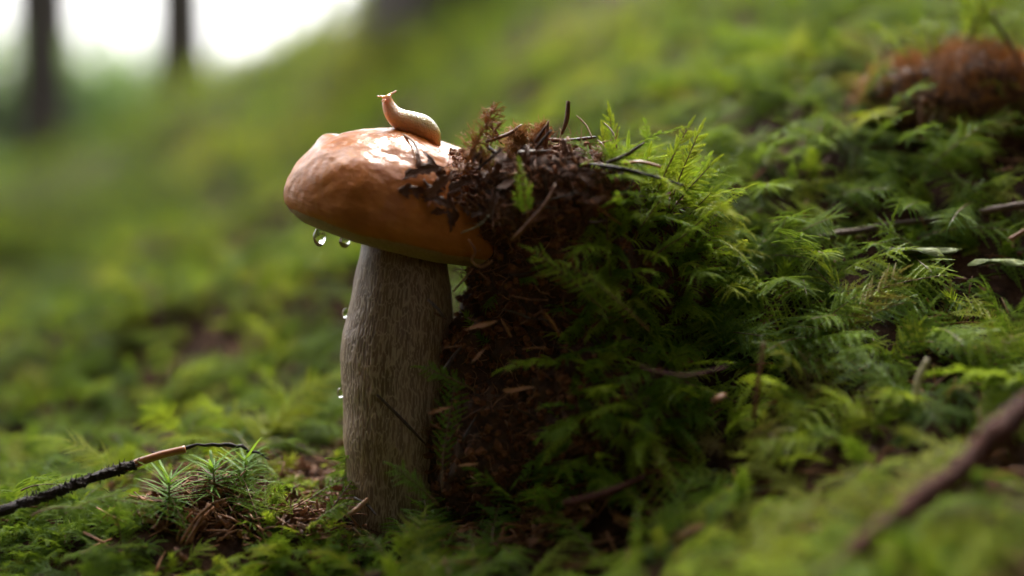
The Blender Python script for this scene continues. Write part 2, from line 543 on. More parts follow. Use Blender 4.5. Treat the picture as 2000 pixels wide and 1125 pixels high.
# stem: measured left/right outline, netted ridges in relief
SL = [(1060, 696, 862), (1000, 688, 868), (950, 682, 873), (900, 678, 877), (860, 674, 880), (800, 671, 882), (750, 668, 883), (700, 668, 883), (650, 672, 884),
      (600, 682, 884), (560, 690, 882), (500, 702, 873), (460, 709, 864), (425, 716, 858)]
mb = MB()
NS, NT = 420, 400
ys = [s[0] for s in SL][::-1]
ls = [s[1] for s in SL][::-1]
rs = [s[2] for s in SL][::-1]
for j in range(NT):
    py = 1060 + (425 - 1060) * j / (NT - 1)
    l, r = np.interp(py, ys, ls), np.interp(py, ys, rs)
    c = P((l + r) / 2, py, .49)
    rad = (r - l) / 2 * .49 / FPX
    for k in range(NS):
        a = 2 * math.pi * k / NS
        q = Vector((math.cos(a), math.sin(a), 0))
        w = c + q * rad
        big = 0.0009 * fbm(w, 45, 3)
        s = Vector((w.x, w.y, w.z * 0.11)) * 1050 + Vector((1, 1, .5)) * 0.7 * noise.noise(w * 300)
        dist, _ = noise.voronoi(s)
        edge = max(0.0, 1 - (dist[1] - dist[0]) / 0.24)
        z01 = (1060 - py) / 635
        amp = 1.0 if z01 < 0.75 else max(0.25, 1 - (z01 - 0.75) * 3.2)
        mb.v.append(w + q * (big + 0.00017 * edge * amp) - BASE)
        mb.tip.append(edge * amp)
for j in range(NT - 1):
    for k in range(NS):
        k2 = (k + 1) % NS
        mb.f.append((j * NS + k, j * NS + k2, (j + 1) * NS + k2, (j + 1) * NS + k))
link('stem', mb.mesh('stem', MAT['stem']), mush)

# cap: revolved profile, tilted (left side up), uneven
CAP_M = Matrix.Translation(AX) @ Matrix.Rotation(R(15), 4, 'Y') @ Matrix.Rotation(R(3.5), 4, 'X')
RC, HC = 0.0400, 0.0310
PROF = [(0, 1.0), (.15, .995), (.3, .965), (.45, .915), (.58, .845), (.70, .755), (.80, .65), (.88, .53), (.945, .39), (.985, .24), (1.0, .10),
        (.993, 0.0), (.975, -.06), (.945, -.105)]
PORE = [(.95, -.10), (.90, -.155), (.80, -.215), (.68, -.25), (.55, -.265), (.42, -.255), (.33, -.24)]


def prof_at(prof, t):
    t *= len(prof) - 1
    i = min(int(t), len(prof) - 2)
    f = t - i
    p0, p1, p2, p3 = prof[max(i - 1, 0)], prof[i], prof[i + 1], prof[min(i + 2, len(prof) - 1)]
    return tuple(0.5 * ((2 * b) + (-a + c) * f + (2 * a - 5 * b + 4 * c - d) * f * f + (-a + 3 * b - 3 * c + d) * f ** 3)
                 for a, b, c, d in zip(p0, p1, p2, p3))


CAP_I = CAP_M.inverted()
DENTS = [(P(637, 274, .487), 0.0020, 0.0030), (P(612, 300, .48), -0.0009, 0.005), (P(668, 275, .487), -0.0008, 0.004), (P(875, 285, .48), -0.0016, 0.005), (P(860, 340, .46), -0.001, 0.006),
         (P(700, 330, .455), 0.0009, 0.006), (P(760, 300, .46), -0.0008, 0.005), (P(690, 400, .45), 0.0007, 0.007), (P(900, 300, .48), 0.0013, 0.004)]
DENTS = [(CAP_I @ p, a, s) for p, a, s in DENTS]


def revolve(prof, nr, nth, seed, amp):
    b = MB()
    for j in range(nr):
        r, z = prof_at(prof, j / (nr - 1))
        r0, z0 = prof_at(prof, max(0, j / (nr - 1) - 0.01))
        r1, z1 = prof_at(prof, min(1, j / (nr - 1) + 0.01))
        tn = Vector((r1 - r0, 0, (z1 - z0) * HC / RC))
        for k in range(nth):
            a = 2 * math.pi * k / nth
            ca, sa = math.cos(a), math.sin(a)
            lob = 1 + 0.025 * math.sin(2 * a + 0.7) + 0.015 * math.sin(3 * a + 2 + seed)
            q = Vector((r * RC * ca * lob, r * RC * sa * lob, z * HC))
            nv = Vector((-tn.z * ca, -tn.z * sa, tn.x)).normalized()
            dsp = amp * (0.0007 * fbm(q, 60, 3) + 0.00022 * fbm(q + Vector((3, 1, 2)), 240, 4))
            if z > 0:
                dsp += amp * 0.00016 * abs(fbm(q + Vector((1, 7, 2)), 520, 3))
            if amp == 1:
                for c, am, sg in DENTS:
                    d2 = (q - c).length_squared
                    if d2 < 9 * sg * sg:
                        dsp += am * math.exp(-d2 / (2 * sg * sg))
            b.v.append(q + nv * dsp)
            b.tip.append(0.0)
    for j in range(nr - 1):
        for k in range(nth):
            k2 = (k + 1) % nth
            b.f.append((j * nth + k, (j + 1) * nth + k, (j + 1) * nth + k2, j * nth + k2))
    return b


MI = Matrix.Translation(-BASE)
cap = link('cap', revolve(PROF, 120, 300, 0, 1).mesh('cap', MAT['cap']), mush, MI @ CAP_M)
link('pore_surface', revolve(PORE, 40, 200, 0, 0.5).mesh('pore_surface', MAT['pores']), cap)
CAPMESH = cap.data


def cap_point(px, py):
    """where the view ray through (px, py) meets the cap"""
    o = CAP_I @ CAM
    d = (CAP_I.to_3x3() @ (P(px, py, 1) - CAM)).normalized()
    best = cap.ray_cast(o, d)
    if best[0]:
        return CAP_M @ best[1], (CAP_M.to_3x3() @ best[2]).normalized()
    return None, None


bpy.context.view_layer.update()

# ---------------------------------------------------------------- slug
SB = [(755, 187, 7.5), (757, 197, 9.5), (760, 208, 12), (768, 222, 15.5), (783, 234, 19), (803, 240.5, 20.5), (825, 248, 21), (842, 261, 17), (850, 275, 10.5), (857, 288, 3.5)]
mb = MB()
SD = .481
SB = [(x, y, w * 1.13) for x, y, w in SB]
cl = [P(x, y, SD) for x, y, w in SB]
wd = [w * SD / FPX for x, y, w in SB]


def catmull(ps, n):
    out = []
    for i in range(len(ps) - 1):
        a, b, c, d = ps[max(i - 1, 0)], ps[i], ps[i + 1], ps[min(i + 2, len(ps) - 1)]
        for k in range(n):
            f = k / n
            out.append(0.5 * ((2 * b) + (-a + c) * f + (2 * a - 5 * b + 4 * c - d) * f * f + (-a + 3 * b - 3 * c + d) * f ** 3))
    out.append(ps[-1])
    return out


mb.tube(catmull(cl, 5), catmull(wd, 5), 20)
for (x0, y0, x1, y1, x2, y2, w0, dd) in [(752, 190, 745, 188.5, 738, 188, 3.6, -.0012), (758, 187, 765, 183, 773, 178.5, 4.0, .0006),
                                          (751, 194, 747, 196, 744, 197, 2.6, -.0016), (756, 192, 752, 196, 750, 199, 2.4, -.002)]:
    pts = [P(x0, y0, SD), P(x1, y1, SD + dd), P(x2, y2, SD + dd * 1.6)]
    w = w0 * SD / FPX
    mb.tube(pts, [w, w * .62, w * .55], 8)
    b = MB()
    tipc = pts[-1]
    mb.tube([tipc - (pts[2] - pts[1]).normalized() * w * .5, tipc, tipc + (pts[2] - pts[1]).normalized() * w * .5], [w * .5, w * .78, w * .4], 8)
sl, nr = remesh(mb, 0.00022)
cs = catmull(cl, 5)
for it in range(3):
    pass
org = P(812, 262, SD)
tips = []
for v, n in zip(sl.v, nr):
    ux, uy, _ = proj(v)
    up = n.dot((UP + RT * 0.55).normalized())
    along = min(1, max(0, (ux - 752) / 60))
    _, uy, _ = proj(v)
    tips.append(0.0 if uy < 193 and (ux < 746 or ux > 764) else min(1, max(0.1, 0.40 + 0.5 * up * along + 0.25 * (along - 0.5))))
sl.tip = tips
mt = centred(sl, org)
slug = link('slug', sl.mesh('slug', MAT['slug']), mtx=mt)
sm = slug.modifiers.new('smooth', 'SMOOTH')
sm.iterations = 6
sm.factor = 0.5
tag(slug, 'small pale orange slug rearing its head on top of the mushroom cap', 'slug')

# ---------------------------------------------------------------- water droplets


def droplet(px, py, d, r, stretch, label, group=None, hang=True):
    b = MB()
    c = P(px, py, d)
    n, m_ = 20, 14
    for j in range(m_ + 1):
        t = math.pi * j / m_
        z = math.cos(t)
        rr = math.sin(t) * (1 - 0.45 * max(0, z) ** 1.2 if hang else 1)
        for k in range(n):
            a = 2 * math.pi * k / n
            b.v.append(Vector((rr * math.cos(a), rr * math.sin(a), z * stretch)) * r)
            b.tip.append(0)
    for j in range(m_):
        for k in range(n):
            b.f.append((j * n + k, (j + 1) * n + k, (j + 1) * n + (k + 1) % n, j * n + (k + 1) % n))
    o = link('water_droplet', b.mesh('water_droplet', MAT['water']), mtx=Matrix.Translation(c))
    return tag(o, label, 'droplet', group)


droplet(624, 461, .478, 13 * .478 / FPX, 1.6, 'round water droplet hanging under the raised rim of the cap')
droplet(673, 470, .466, 11 * .47 / FPX, 1.3, 'flat water droplet hanging under the cap between rim and stem')
droplet(675, 612, .49, 7 * .49 / FPX, 1.4, 'small water droplet on the upper side of the mushroom stem', hang=False)
droplet(666, 767, .49, 8 * .49 / FPX, 1.3, 'small water droplet on the bulging middle of the stem', hang=False)

# ---------------------------------------------------------------- wording of labels for look-alikes
MARKS = [(1800, 495, 'beside the pale lichen'), (1950, 512, 'beside the small yellowish lichen'), (1700, 440, 'along the grey-brown twig'), (1960, 405, 'by the broken twig end'),
         (1460, 525, 'by the pale grey-green stalk'), (1800, 740, 'by the hanging dead stalk'), (1960, 650, 'by the orange dead leaf shred'), (1485, 740, 'by the upright brown stalk'),
         (1403, 778, 'by the tiny pale pebble'), (1880, 200, 'below the brown hummock'), (1340, 560, 'against the mossy side of the soil clump'), (1500, 300, 'on the bank behind the soil clump'),
         (1180, 960, 'by the dark red stalk'), (1330, 730, 'by the curved reddish stalk'), (1800, 960, 'under the reddish fallen branch'), (1560, 660, 'by the pinkish wood chip'),
         (1350, 380, 'behind the bright upright shoots')]


def where(p, marks=None):
    x, y, _ = proj(p)
    return min(marks or MARKS, key=lambda m: (m[0] - x) ** 2 + (m[1] - y) ** 2)[2]


def hue(t):
    return 'dark green' if t < .36 else 'mid green' if t < .5 else 'yellow-green'


# ---------------------------------------------------------------- soil clump lifted by the mushroom
mb = MB()


def blob(b, c, r, n=18):
    base = len(b.v)
    for j in range(n + 1):
        t = math.pi * j / n
        for k in range(2 * n):
            a = math.pi * k / n
            b.v.append(c + Vector((math.sin(t) * math.cos(a) * r[0], math.sin(t) * math.sin(a) * r[1], math.cos(t) * r[2])))
            b.tip.append(0)
    for j in range(n):
        for k in range(2 * n):
            k2 = (k + 1) % (2 * n)
            b.f.append((base + j * 2 * n + k, base + (j + 1) * 2 * n + k, base + (j + 1) * 2 * n + k2, base + j * 2 * n + k2))


blob(mb, P(1090, 385, .478), (.029, .026, .0165))
blob(mb, P(985, 400, .472), (.016, .018, .013))
blob(mb, P(1120, 520, .488), (.036, .028, .030))
blob(mb, P(1090, 760, .495), (.040, .030, .046))
blob(mb, P(1270, 530, .505), (.027, .034, .034))
blob(mb, P(985, 880, .480), (.026, .02, .028))
blob(mb, P(925, 720, .487), (.013, .015, .02))
blob(mb, P(1180, 820, .470), (.030, .02, .028))
soil, nr = remesh(mb, 0.0013)
for i, (v, n) in enumerate(zip(soil.v, nr)):
    soil.v[i] = v + n * (0.0035 * fbm(v, 90, 3) + 0.0016 * fbm(v, 320, 3))
SOILV = [v.copy() for v in soil.v]
SOILF = soil.f
SOILN = nr
SO = P(1100, 900, .495)
mt = centred(soil, SO)
clump = link('soil_clump', None, mtx=mt)
tag(clump, 'dark crumbly soil clump lifted by the mushroom, resting against its cap and stem', 'soil')
link('earth', soil.mesh('earth', MAT['humus']), clump)


def scatter_on(verts, faces, n, accept, seed):
    rg = random.Random(seed)
    V = np.array([tuple(v) for v in verts])
    F = np.array([f[:3] for f in faces] + [(f[0], f[2], f[3]) for f in faces if len(f) == 4])
    a = V[F[:, 1]] - V[F[:, 0]]
    b = V[F[:, 2]] - V[F[:, 0]]
    cr = np.cross(a, b)
    ar = np.linalg.norm(cr, axis=1)
    cum = np.cumsum(ar)
    out = []
    tries = 0
    while len(out) < n and tries < n * 60:
        tries += 1
        i = min(int(np.searchsorted(cum, rg.random() * cum[-1])), len(F) - 1)
        s, t = rg.random(), rg.random()
        if s + t > 1:
            s, t = 1 - s, 1 - t
        p = Vector(V[F[i, 0]] + a[i] * s + b[i] * t)
        nn = Vector(cr[i] / max(ar[i], 1e-12))
        if accept(p, nn, rg):
            out.append((p, nn))
    return out


def chunk(b, c, r, rg, mtx=None):
    """irregular lump of about 20 faces"""
    base = len(b.v)
    ring = 6
    pts = [Vector((0, 0, 1))] + [Vector((math.cos(a) * s, math.sin(a) * s, z)) for z, s, o in ((.45, .9, 0), (-.45, .9, .5))
                                 for a in [2 * math.pi * (k + o) / ring for k in range(ring)]] + [Vector((0, 0, -1))]
    sc_ = Vector((rg.uniform(.6, 1.4), rg.uniform(.6, 1.2), rg.uniform(.5, 1.0)))
    rot = Matrix.Rotation(rg.uniform(0, 6.28), 3, Vector((rg.gauss(0, 1), rg.gauss(0, 1), rg.gauss(0, 1))).normalized())
    for p in pts:
        q = Vector((p.x * sc_.x, p.y * sc_.y, p.z * sc_.z)) * rg.uniform(.75, 1.25) * r
        b.v.append(c + rot @ q)
        b.tip.append(0)
    for k in range(ring):
        k2 = (k + 1) % ring
        b.f += [(base, base + 1 + k, base + 1 + k2), (base + 1 + k, base + 7 + k, base + 1 + k2), (base + 1 + k2, base + 7 + k, base + 7 + k2),
                (base + 7 + k, base + 13, base + 7 + k2)]


def visible_side(p, n):
    return n.dot((CAM - p).normalized()) > -0.2


def acc_soil(p, n, rg):
    px, py, d = proj(p)
    return visible_side(p, n) and (px < 1230 or rg.random() < 0.3)


rg = random.Random(3)
mb = MB()
for p, n in scatter_on(SOILV, SOILF, 2600, acc_soil, 11):
    chunk(mb, p - SO + n * 0.0003, rg.choice([.0004, .0006, .0008, .0012, .0017]), rg)
# crumbs that spilled over the cap's right side
for i in range(420):
    px = 905 + abs(rg.gauss(0, 55)) - 25
    py = rg.uniform(290, 400) + (px - 900) * 0.15
    p, n = cap_point(px, py)
    if p:
        chunk(mb, p - SO + n * 0.0003, rg.choice([.0003, .0005, .0007, .001]), rg)
o = link('crumbs', mb.mesh('crumbs', MAT['crumb'], False), clump)
o['kind'] = 'stuff'


def wander(p, d, ln, n, rg, turn=0.5, grav=0.0):
    pts = [Vector(p)]
    d = Vector(d).normalized()
    for i in range(n):
        d = (d + Vector((rg.gauss(0, turn), rg.gauss(0, turn), rg.gauss(0, turn) - grav)) * 0.5).normalized()
        pts.append(pts[-1] + d * ln / n)
    return pts


def acc_fibre(p, n, rg):
    px, py, d = proj(p)
    if not visible_side(p, n) or px > 1200:
        return False
    return py < 480 or rg.random() < 0.35


mb = MB()
for p, n in scatter_on(SOILV, SOILF, 1700, acc_fibre, 13):
    d = (n * 0.5 + Vector((rg.gauss(0, 1), rg.gauss(0, 1), rg.gauss(0, 1))).normalized()).normalized()
    r = rg.choice([.00008, .0001, .00014, .0002])
    mb.tube([q - SO for q in wander(p, d, rg.uniform(.003, .011), 6, rg, 0.7)], [r, r, r, r * .9, r * .8, r * .7, r * .5], 3, False)
for i in range(240):
    px, py = rg.uniform(850, 985), rg.uniform(290, 410)
    p, n = cap_point(px, py)
    if p and rg.random() < (px - 840) / 110:
        r = rg.choice([.00008, .00011, .00016])
        d = (n * 0.4 + Vector((rg.gauss(0, 1), rg.gauss(0, 1), rg.gauss(0, 1))).normalized()).normalized()
        mb.tube([q - SO for q in wander(p + n * .0005, d, rg.uniform(.003, .009), 6, rg, 0.6)], r, 3, False)
o = link('root_fibres', mb.mesh('root_fibres', MAT['fibre']), clump)
o['kind'] = 'stuff'

# ---------------------------------------------------------------- scraps, needles, chips


def scrap_mesh(seed, jag=0.45):
    """torn, curled shred of bark about 1 unit long"""
    rg = random.Random(seed)
    b = MB()
    nx, ny = 8, 4
    cu = rg.uniform(-1.2, 1.2)
    tw = rg.uniform(-1.5, 1.5)
    for side in (0, 1):
        for i in range(nx + 1):
            t = i / nx
            w = 0.13 * (.35 + .65 * math.sin(math.pi * min(1, t * 0.85 + 0.12))) * rg.uniform(1 - jag, 1 + jag) * (.6 if i in (0, nx) else 1)
            for j in range(ny + 1):
                s = j / ny - 0.5
                z = 0.3 * math.sin(t * cu * 2) + 0.35 * s * s * 4 * w + (0.035 if side else -0.0) + rg.uniform(-.02, .02)
                y = s * 2 * w * rg.uniform(.75, 1.25)
                an = tw * (t - .5)
                b.v.append(Vector((t - .5 + (rg.uniform(-.09, .09) if i in (0, nx) else 0), y * math.cos(an) - z * math.sin(an), y * math.sin(an) + z * math.cos(an))))
                b.tip.append(0)
    st = (nx + 1) * (ny + 1)
    for i in range(nx):
        for j in range(ny):
            a = i * (ny + 1) + j
            b.f.append((a, a + ny + 1, a + ny + 2, a + 1))
            b.f.append((st + a, st + a + 1, st + a + ny + 2, st + a + ny + 1))
    for i in range(nx):
        for j in (0, ny):
            a = i * (ny + 1) + j
            b.f.append((a, a + ny + 1, st + a + ny + 1, st + a))
    for i in (0, nx):
        for j in range(ny):
            a = i * (ny + 1) + j
            b.f.append((a, a + 1, st + a + 1, st + a))
    return b


SCRAPS = [scrap_mesh(s).mesh('bark_scrap', MAT['bark_scrap'], False) for s in range(7)]
CHIPS = [scrap_mesh(40 + s, 0.3).mesh('wood_chip', MAT['chip'], False) for s in range(3)]


def rod(name, pts, rad, mat, label, cat, group=None, n=7, rough=0.0, jit=0.0, sub=4):
    pts = [Vector(p) for p in pts]
    fine = catmull(pts, sub) if len(pts) > 1 else pts
    if jit:
        fine = [q + Vector((rnd.gauss(0, jit), rnd.gauss(0, jit), rnd.gauss(0, jit))) for q in fine]
    k = len(fine)
    if isinstance(rad, (tuple, list)):
        rr = [float(np.interp(i / (k - 1), np.linspace(0, 1, len(rad)), rad)) for i in range(k)]
    else:
        rr = [rad] * k
    b = MB()
    b.tube(fine, rr, n, True, 0, rough)
    m = centred(b, fine[0])
    o = link(name, b.mesh(name, MAT[mat]), mtx=m)
    return tag(o, label, cat, group)


def place_scrap(px, py, ln, ang, d=None, lift=.0006, mesh=None, name='bark_scrap', label='', cat='bark', group=None, on='cap'):
    p = n = None
    if on == 'cap':
        p, n = cap_point(px, py)
    if p is None:
        p, n = P(px, py, d or .455), (CAM - P(px, py, .45)).normalized() + Vector((0, 0, .6))
    dr = RT * math.cos(ang) + UP * math.sin(ang)
    m = frame(p + n * lift, n, dr.cross(n) * -1)
    # local X along dr
    z = n.normalized()
    x = (dr - z * dr.dot(z)).normalized()
    y = z.cross(x)
    m = Matrix((x, y, z)).transposed().to_4x4()
    m.translation = p + n * lift
    L = ln * (p - CAM).dot(FW) / FPX
    o = link(name, mesh or rnd.choice(SCRAPS), mtx=m @ (Matrix.Diagonal((L, L * .55, L * .6, 1)) if mesh else Matrix.Scale(L, 4)))
    return tag(o, label, cat, group)


G1 = 'bark scraps heaped on the cap'
for px, py, ln, an in [(825, 312, 60, 2.0), (815, 345, 70, 0.5), (840, 350, 75, 1.3), (808, 372, 60, 0.1), (828, 385, 62, -.5), (850, 398, 60, -.3),
                       (845, 372, 70, .9), (868, 382, 70, .3), (812, 330, 50, 1.8), (880, 405, 50, -1.3), (885, 430, 45, -1.5), (862, 352, 60, -.9), (838, 332, 50, 2.4),
                       (892, 372, 70, .7), (905, 395, 60, 1.4), (800, 382, 40, -.2), (858, 412, 40, .2), (900, 345, 60, .4), (920, 370, 65, 2.2), (875, 425, 36, -1.2)]:
    place_scrap(px, py, ln, an, label='curled bark scrap on the cap ' + where(P(px, py, .45), [(815, 305, 'at the thin reddish needle'), (808, 375, 'at the heap tip over the bare skin'), (850, 400, 'at the low edge of the heap'), (880, 428, 'hanging below the heap'), (845, 350, 'in the thick of the heap'), (900, 360, 'at the foot of the dried sprig')]), group=G1, lift=rnd.uniform(.0006, .0022))
TOPMARKS = [(905, 330, 'by the tall dried sprig'), (975, 300, 'near the cap'), (1020, 280, 'in the amber dried tuft'), (1040, 300, 'by the short thick needle'), (1105, 260, 'by the single upright needle'),
                               (1160, 320, 'by the spiky twig'), (1195, 290, 'by the pale moss shoots'), (1060, 400, 'by the reddish rootlet'), (1130, 400, 'in the black middle of the clump'), (950, 400, 'by the cap scraps')]
G2 = 'bark scraps in the lifted soil clump'
for i in range(34):
    px, py = rnd.uniform(930, 1190), rnd.uniform(290, 430)
    place_scrap(px, py, rnd.uniform(24, 56), rnd.uniform(0, 3.1), d=.452 + rnd.uniform(-.004, .008), on='soil', group=G2,
                label='torn bark scrap in the soil clump ' + where(P(px, py, .452), TOPMARKS))


def needle(p0, p1, r, mat, label, group=None, sag=0.0, name='needle'):
    mid = (p0 + p1) / 2 + Vector((rnd.gauss(0, 1), rnd.gauss(0, 1), rnd.gauss(0, 1))) * (p1 - p0).length * 0.04 + Vector((0, 0, sag))
    return rod(name, [p0, mid, p1], (r * .8, r, r, r * .5), mat, label, 'needle', group, 5)


def npx(a, b, d0, d1, w, mat, label, group=None, name='needle'):
    return needle(P(a[0], a[1], d0), P(b[0], b[1], d1), w * d0 / FPX, mat, label, group, name=name)


npx((786, 262), (820, 308), .4745, .458, 3.0, 'needle', 'thin reddish needle lying on the cap below the slug')
npx((1110, 197), (1097, 262), .470, .470, 5.0, 'needle', 'single brown needle standing upright out of the soil clump')
npx((952, 287), (1002, 322), .462, .455, 5, 'needle_dark', 'dark grey needle lying across the top of the soil clump near the cap')
npx((1012, 299), (1068, 296), .456, .458, 6, 'needle_dark', 'short thick dark needle lying level on top of the soil clump')
npx((1108, 268), (1158, 345), .462, .455, 4.5, 'needle', 'brown needle leaning across the black middle of the soil clump')
npx((736, 771), (832, 869), .4665, .4675, 3.4, 'needle_dark', 'thin black needle stuck slantwise on the mushroom stem')
npx((868, 722), (902, 676), .462, .466, 4.5, 'needle_dark', 'short grey needle beside the shaded edge of the stem')
npx((692, 972), (735, 1006), .47, .462, 3, 'needle_dark', 'thin dark needle lying at the foot of the stem')
npx((676, 1008), (719, 973), .462, .466, 5.5, 'chip', 'flat pale brown splinter leaning on the foot of the stem', name='splinter')
npx((1422, 492), (1506, 556), .53, .515, 4.5, 'pale', 'pale grey-green stalk lying on moss behind the soil clump', name='stalk')
npx((1790, 782), (1812, 700), .43, .43, 8, 'pale', 'pale brown dead stalk hanging among drooping moss', name='stalk')
G3 = 'dry needles tangled in the lifted soil clump'
for i in range(60):
    px, py = rnd.uniform(905, 1215), rnd.uniform(268, 440)
    d = .4535 + rnd.uniform(-.004, .012) + max(0, (330 - py)) * .00025
    an = rnd.uniform(-0.6, 2.6)
    ln = rnd.uniform(35, 95)
    a = P(px, py, d)
    dr = RT * math.cos(an) + UP * math.sin(an) * .7 + FW * rnd.uniform(-.6, .6)
    mt_ = rnd.choice(['needle', 'needle', 'needle_dark', 'bark_scrap'])
    needle(a, a + dr * ln * d / FPX, rnd.uniform(1.6, 4.2) * d / FPX, mt_, '%s %s needle in the soil clump %s' % (
        'short' if ln < 65 else 'long', {'needle': 'light brown', 'needle_dark': 'blackish', 'bark_scrap': 'dark brown'}[mt_], where(a, TOPMARKS)), G3)
G4 = 'dry needles in the shaded soil beside the stem'
for i in range(46):
    px, py = rnd.uniform(850, 1180), rnd.uniform(470, 900)
    best = None
    o_ = CAM
    d = .452 + abs(py - 700) * .00003 + rnd.uniform(0, .006)
    an = rnd.uniform(0, 3.1)
    a = P(px, py, d)
    dr = RT * math.cos(an) + UP * math.sin(an) * .7 + FW * rnd.uniform(-.4, .4)
    mt_ = rnd.choice(['needle', 'needle_dark', 'bark_scrap'])
    needle(a, a + dr * rnd.uniform(30, 80) * d / FPX, rnd.uniform(1.6, 3.6) * d / FPX, mt_, '%s needle stuck in the shaded soil face %s' % (
        {'needle': 'light brown', 'needle_dark': 'blackish', 'bark_scrap': 'dark brown'}[mt_],
        where(a, [(941, 638, 'by the long orange chip'), (860, 802, 'by the crumpled chip at the stem'), (1012, 765, 'by the level orange chip'), (935, 695, 'by the pale chip'), (915, 890, 'by the small reddish chip'),
                  (930, 500, 'by the forked rootlet'), (1060, 540, 'under the leaning moss frond'), (1150, 660, 'below the drooping moss frond'), (1090, 880, 'by the dim star moss'), (885, 700, 'by the short grey needle')])), G4)
for px, py, ln, an, lab, k in [(941, 638, 62, .38, 'long orange-brown wood chip stuck in the soil face beside the stem', 0),
                               (860, 802, 46, .5, 'crumpled orange wood chip beside the lower stem', 1),
                               (1012, 765, 58, .0, 'flat orange wood chip lying level in the hollow beside the stem', 2),
                               (935, 695, 40, 1.0, 'pale wood chip in the soil face below the long orange chip', 1),
                               (915, 910, 40, .2, 'small reddish wood chip at the bottom of the hollow', 0)]:
    place_scrap(px, py, ln, an, d=.452, on='soil', mesh=CHIPS[k], name='wood_chip', label=lab, cat='wood chip')

# spiky dark twig that pokes right out of the clump, reddish rootlet
pts = [P(1130, 322, .455), P(1190, 326, .452), P(1260, 340, .45), P(1335, 362, .452)]
tw = rod('twig', pts, (.00075, .0007, .0006, .0003), 'black_bark', 'dark spiky twig poking out of the clump into bright moss', 'twig', None, 6, .2)
sp = MB()
fine = catmull([p - pts[0] for p in pts], 14)
for i, q in enumerate(fine):
    for s in range(2):
        dv = Vector((rnd.gauss(0.4, .4), rnd.gauss(0, .7), rnd.gauss(-.2, .9))).normalized()
        sp.tube([q, q + dv * rnd.uniform(.0012, .0034)], [.00013, .00005], 3, False)
link('spikes', sp.mesh('spikes', MAT['black_bark']), tw)['kind'] = 'stuff'
rod('rootlet', [P(1218, 320, .456), P(1250, 316, .455), P(1290, 326, .456)], .0005, 'orange', 'curved orange rootlet beside the spiky twig', 'root', None, 6)
rod('rootlet', [P(1000, 470, .448), P(1060, 405, .446), P(1085, 360, .447)], (.0009, .0007, .0004), 'fibre', 'reddish rootlet running up the dark soil clump face', 'root', None, 6)
rod('rootlet', [P(900, 455, .452), P(935, 440, .45), P(955, 420, .45)], .00022, 'pale', 'fine pale rootlet curling below the cap scraps', 'root', None, 5)
rod('rootlet', [P(915, 468, .455), P(928, 490, .453), P(922, 510, .453), P(940, 522, .453), P(962, 508, .452)], .0004, 'fibre', 'forked brown rootlet dangling beside the cap edge', 'root', None, 5)


# ---------------------------------------------------------------- dried feathery sprigs standing on the clump
def sprig(base, tip, n, ln, label, seed, tint=.45):
    rg = random.Random(seed)
    root = link('dried_sprig', None, mtx=Matrix.Translation(base))
    pts = [Vector((0, 0, 0))] + [(tip - base) * t + Vector((rg.gauss(0, .0006), rg.gauss(0, .0006), 0)) for t in (.35, .7, 1)]
    fine = catmull(pts, 6)
    b = MB()
    b.tube(fine, [.00028 * (1 - .6 * i / len(fine)) for i in range(len(fine))], 5, False, .4)
    link('stem', b.mesh('sprig_stem', MAT['dry']), root, tint=tint)
    b = MB()
    for i in range(n):
        t = rg.uniform(.05, 1)
        q = fine[min(int(t * (len(fine) - 1)), len(fine) - 1)]
        dv = ((tip - base).normalized() * .8 + Vector((rg.gauss(0, .8), rg.gauss(0, .6), rg.gauss(0, .5)))).normalized()
        w = wander(q, dv, ln * rg.uniform(.4, 1.1) * (1.2 - .5 * t), 5, rg, .55)
        b.tube(w, [.0002, .00019, .00018, .00016, .00013, .00007], 3, False, .6)
        for j in range(4):
            e = w[rg.randint(1, 5)]
            b.tube(wander(e, dv + Vector((rg.gauss(0, .7), rg.gauss(0, .7), rg.gauss(0, .7))), .0016, 2, rg, .5), [.00014, .00011, .00006], 3, False, .8)
    f = link('filaments', b.mesh('sprig_filaments', MAT['dry']), root, tint=tint + .15)
    f['kind'] = 'stuff'
    return tag(root, label, 'dried moss')


sprig(P(905, 340, .458), P(962, 212, .464), 110, .0075, 'tall reddish dried moss sprig standing at the cap edge', 5)
sprig(P(950, 300, .464), P(975, 240, .468), 24, .004, 'short curled dried moss sprig beside the tall one', 6, .25)
sprig(P(1000, 312, .468), P(1012, 258, .470), 190, .0075, 'fuzzy amber tuft of dried moss on top of the soil clump', 8, .8)
sprig(P(1045, 305, .468), P(1052, 256, .470), 170, .0065, 'amber dried moss tuft beside the upright brown needle', 9, .7)
sprig(P(960, 340, .458), P(940, 300, .46), 70, .006, 'low brown dried moss tangle between cap and soil clump', 10, .55)

# ---------------------------------------------------------------- moss building blocks


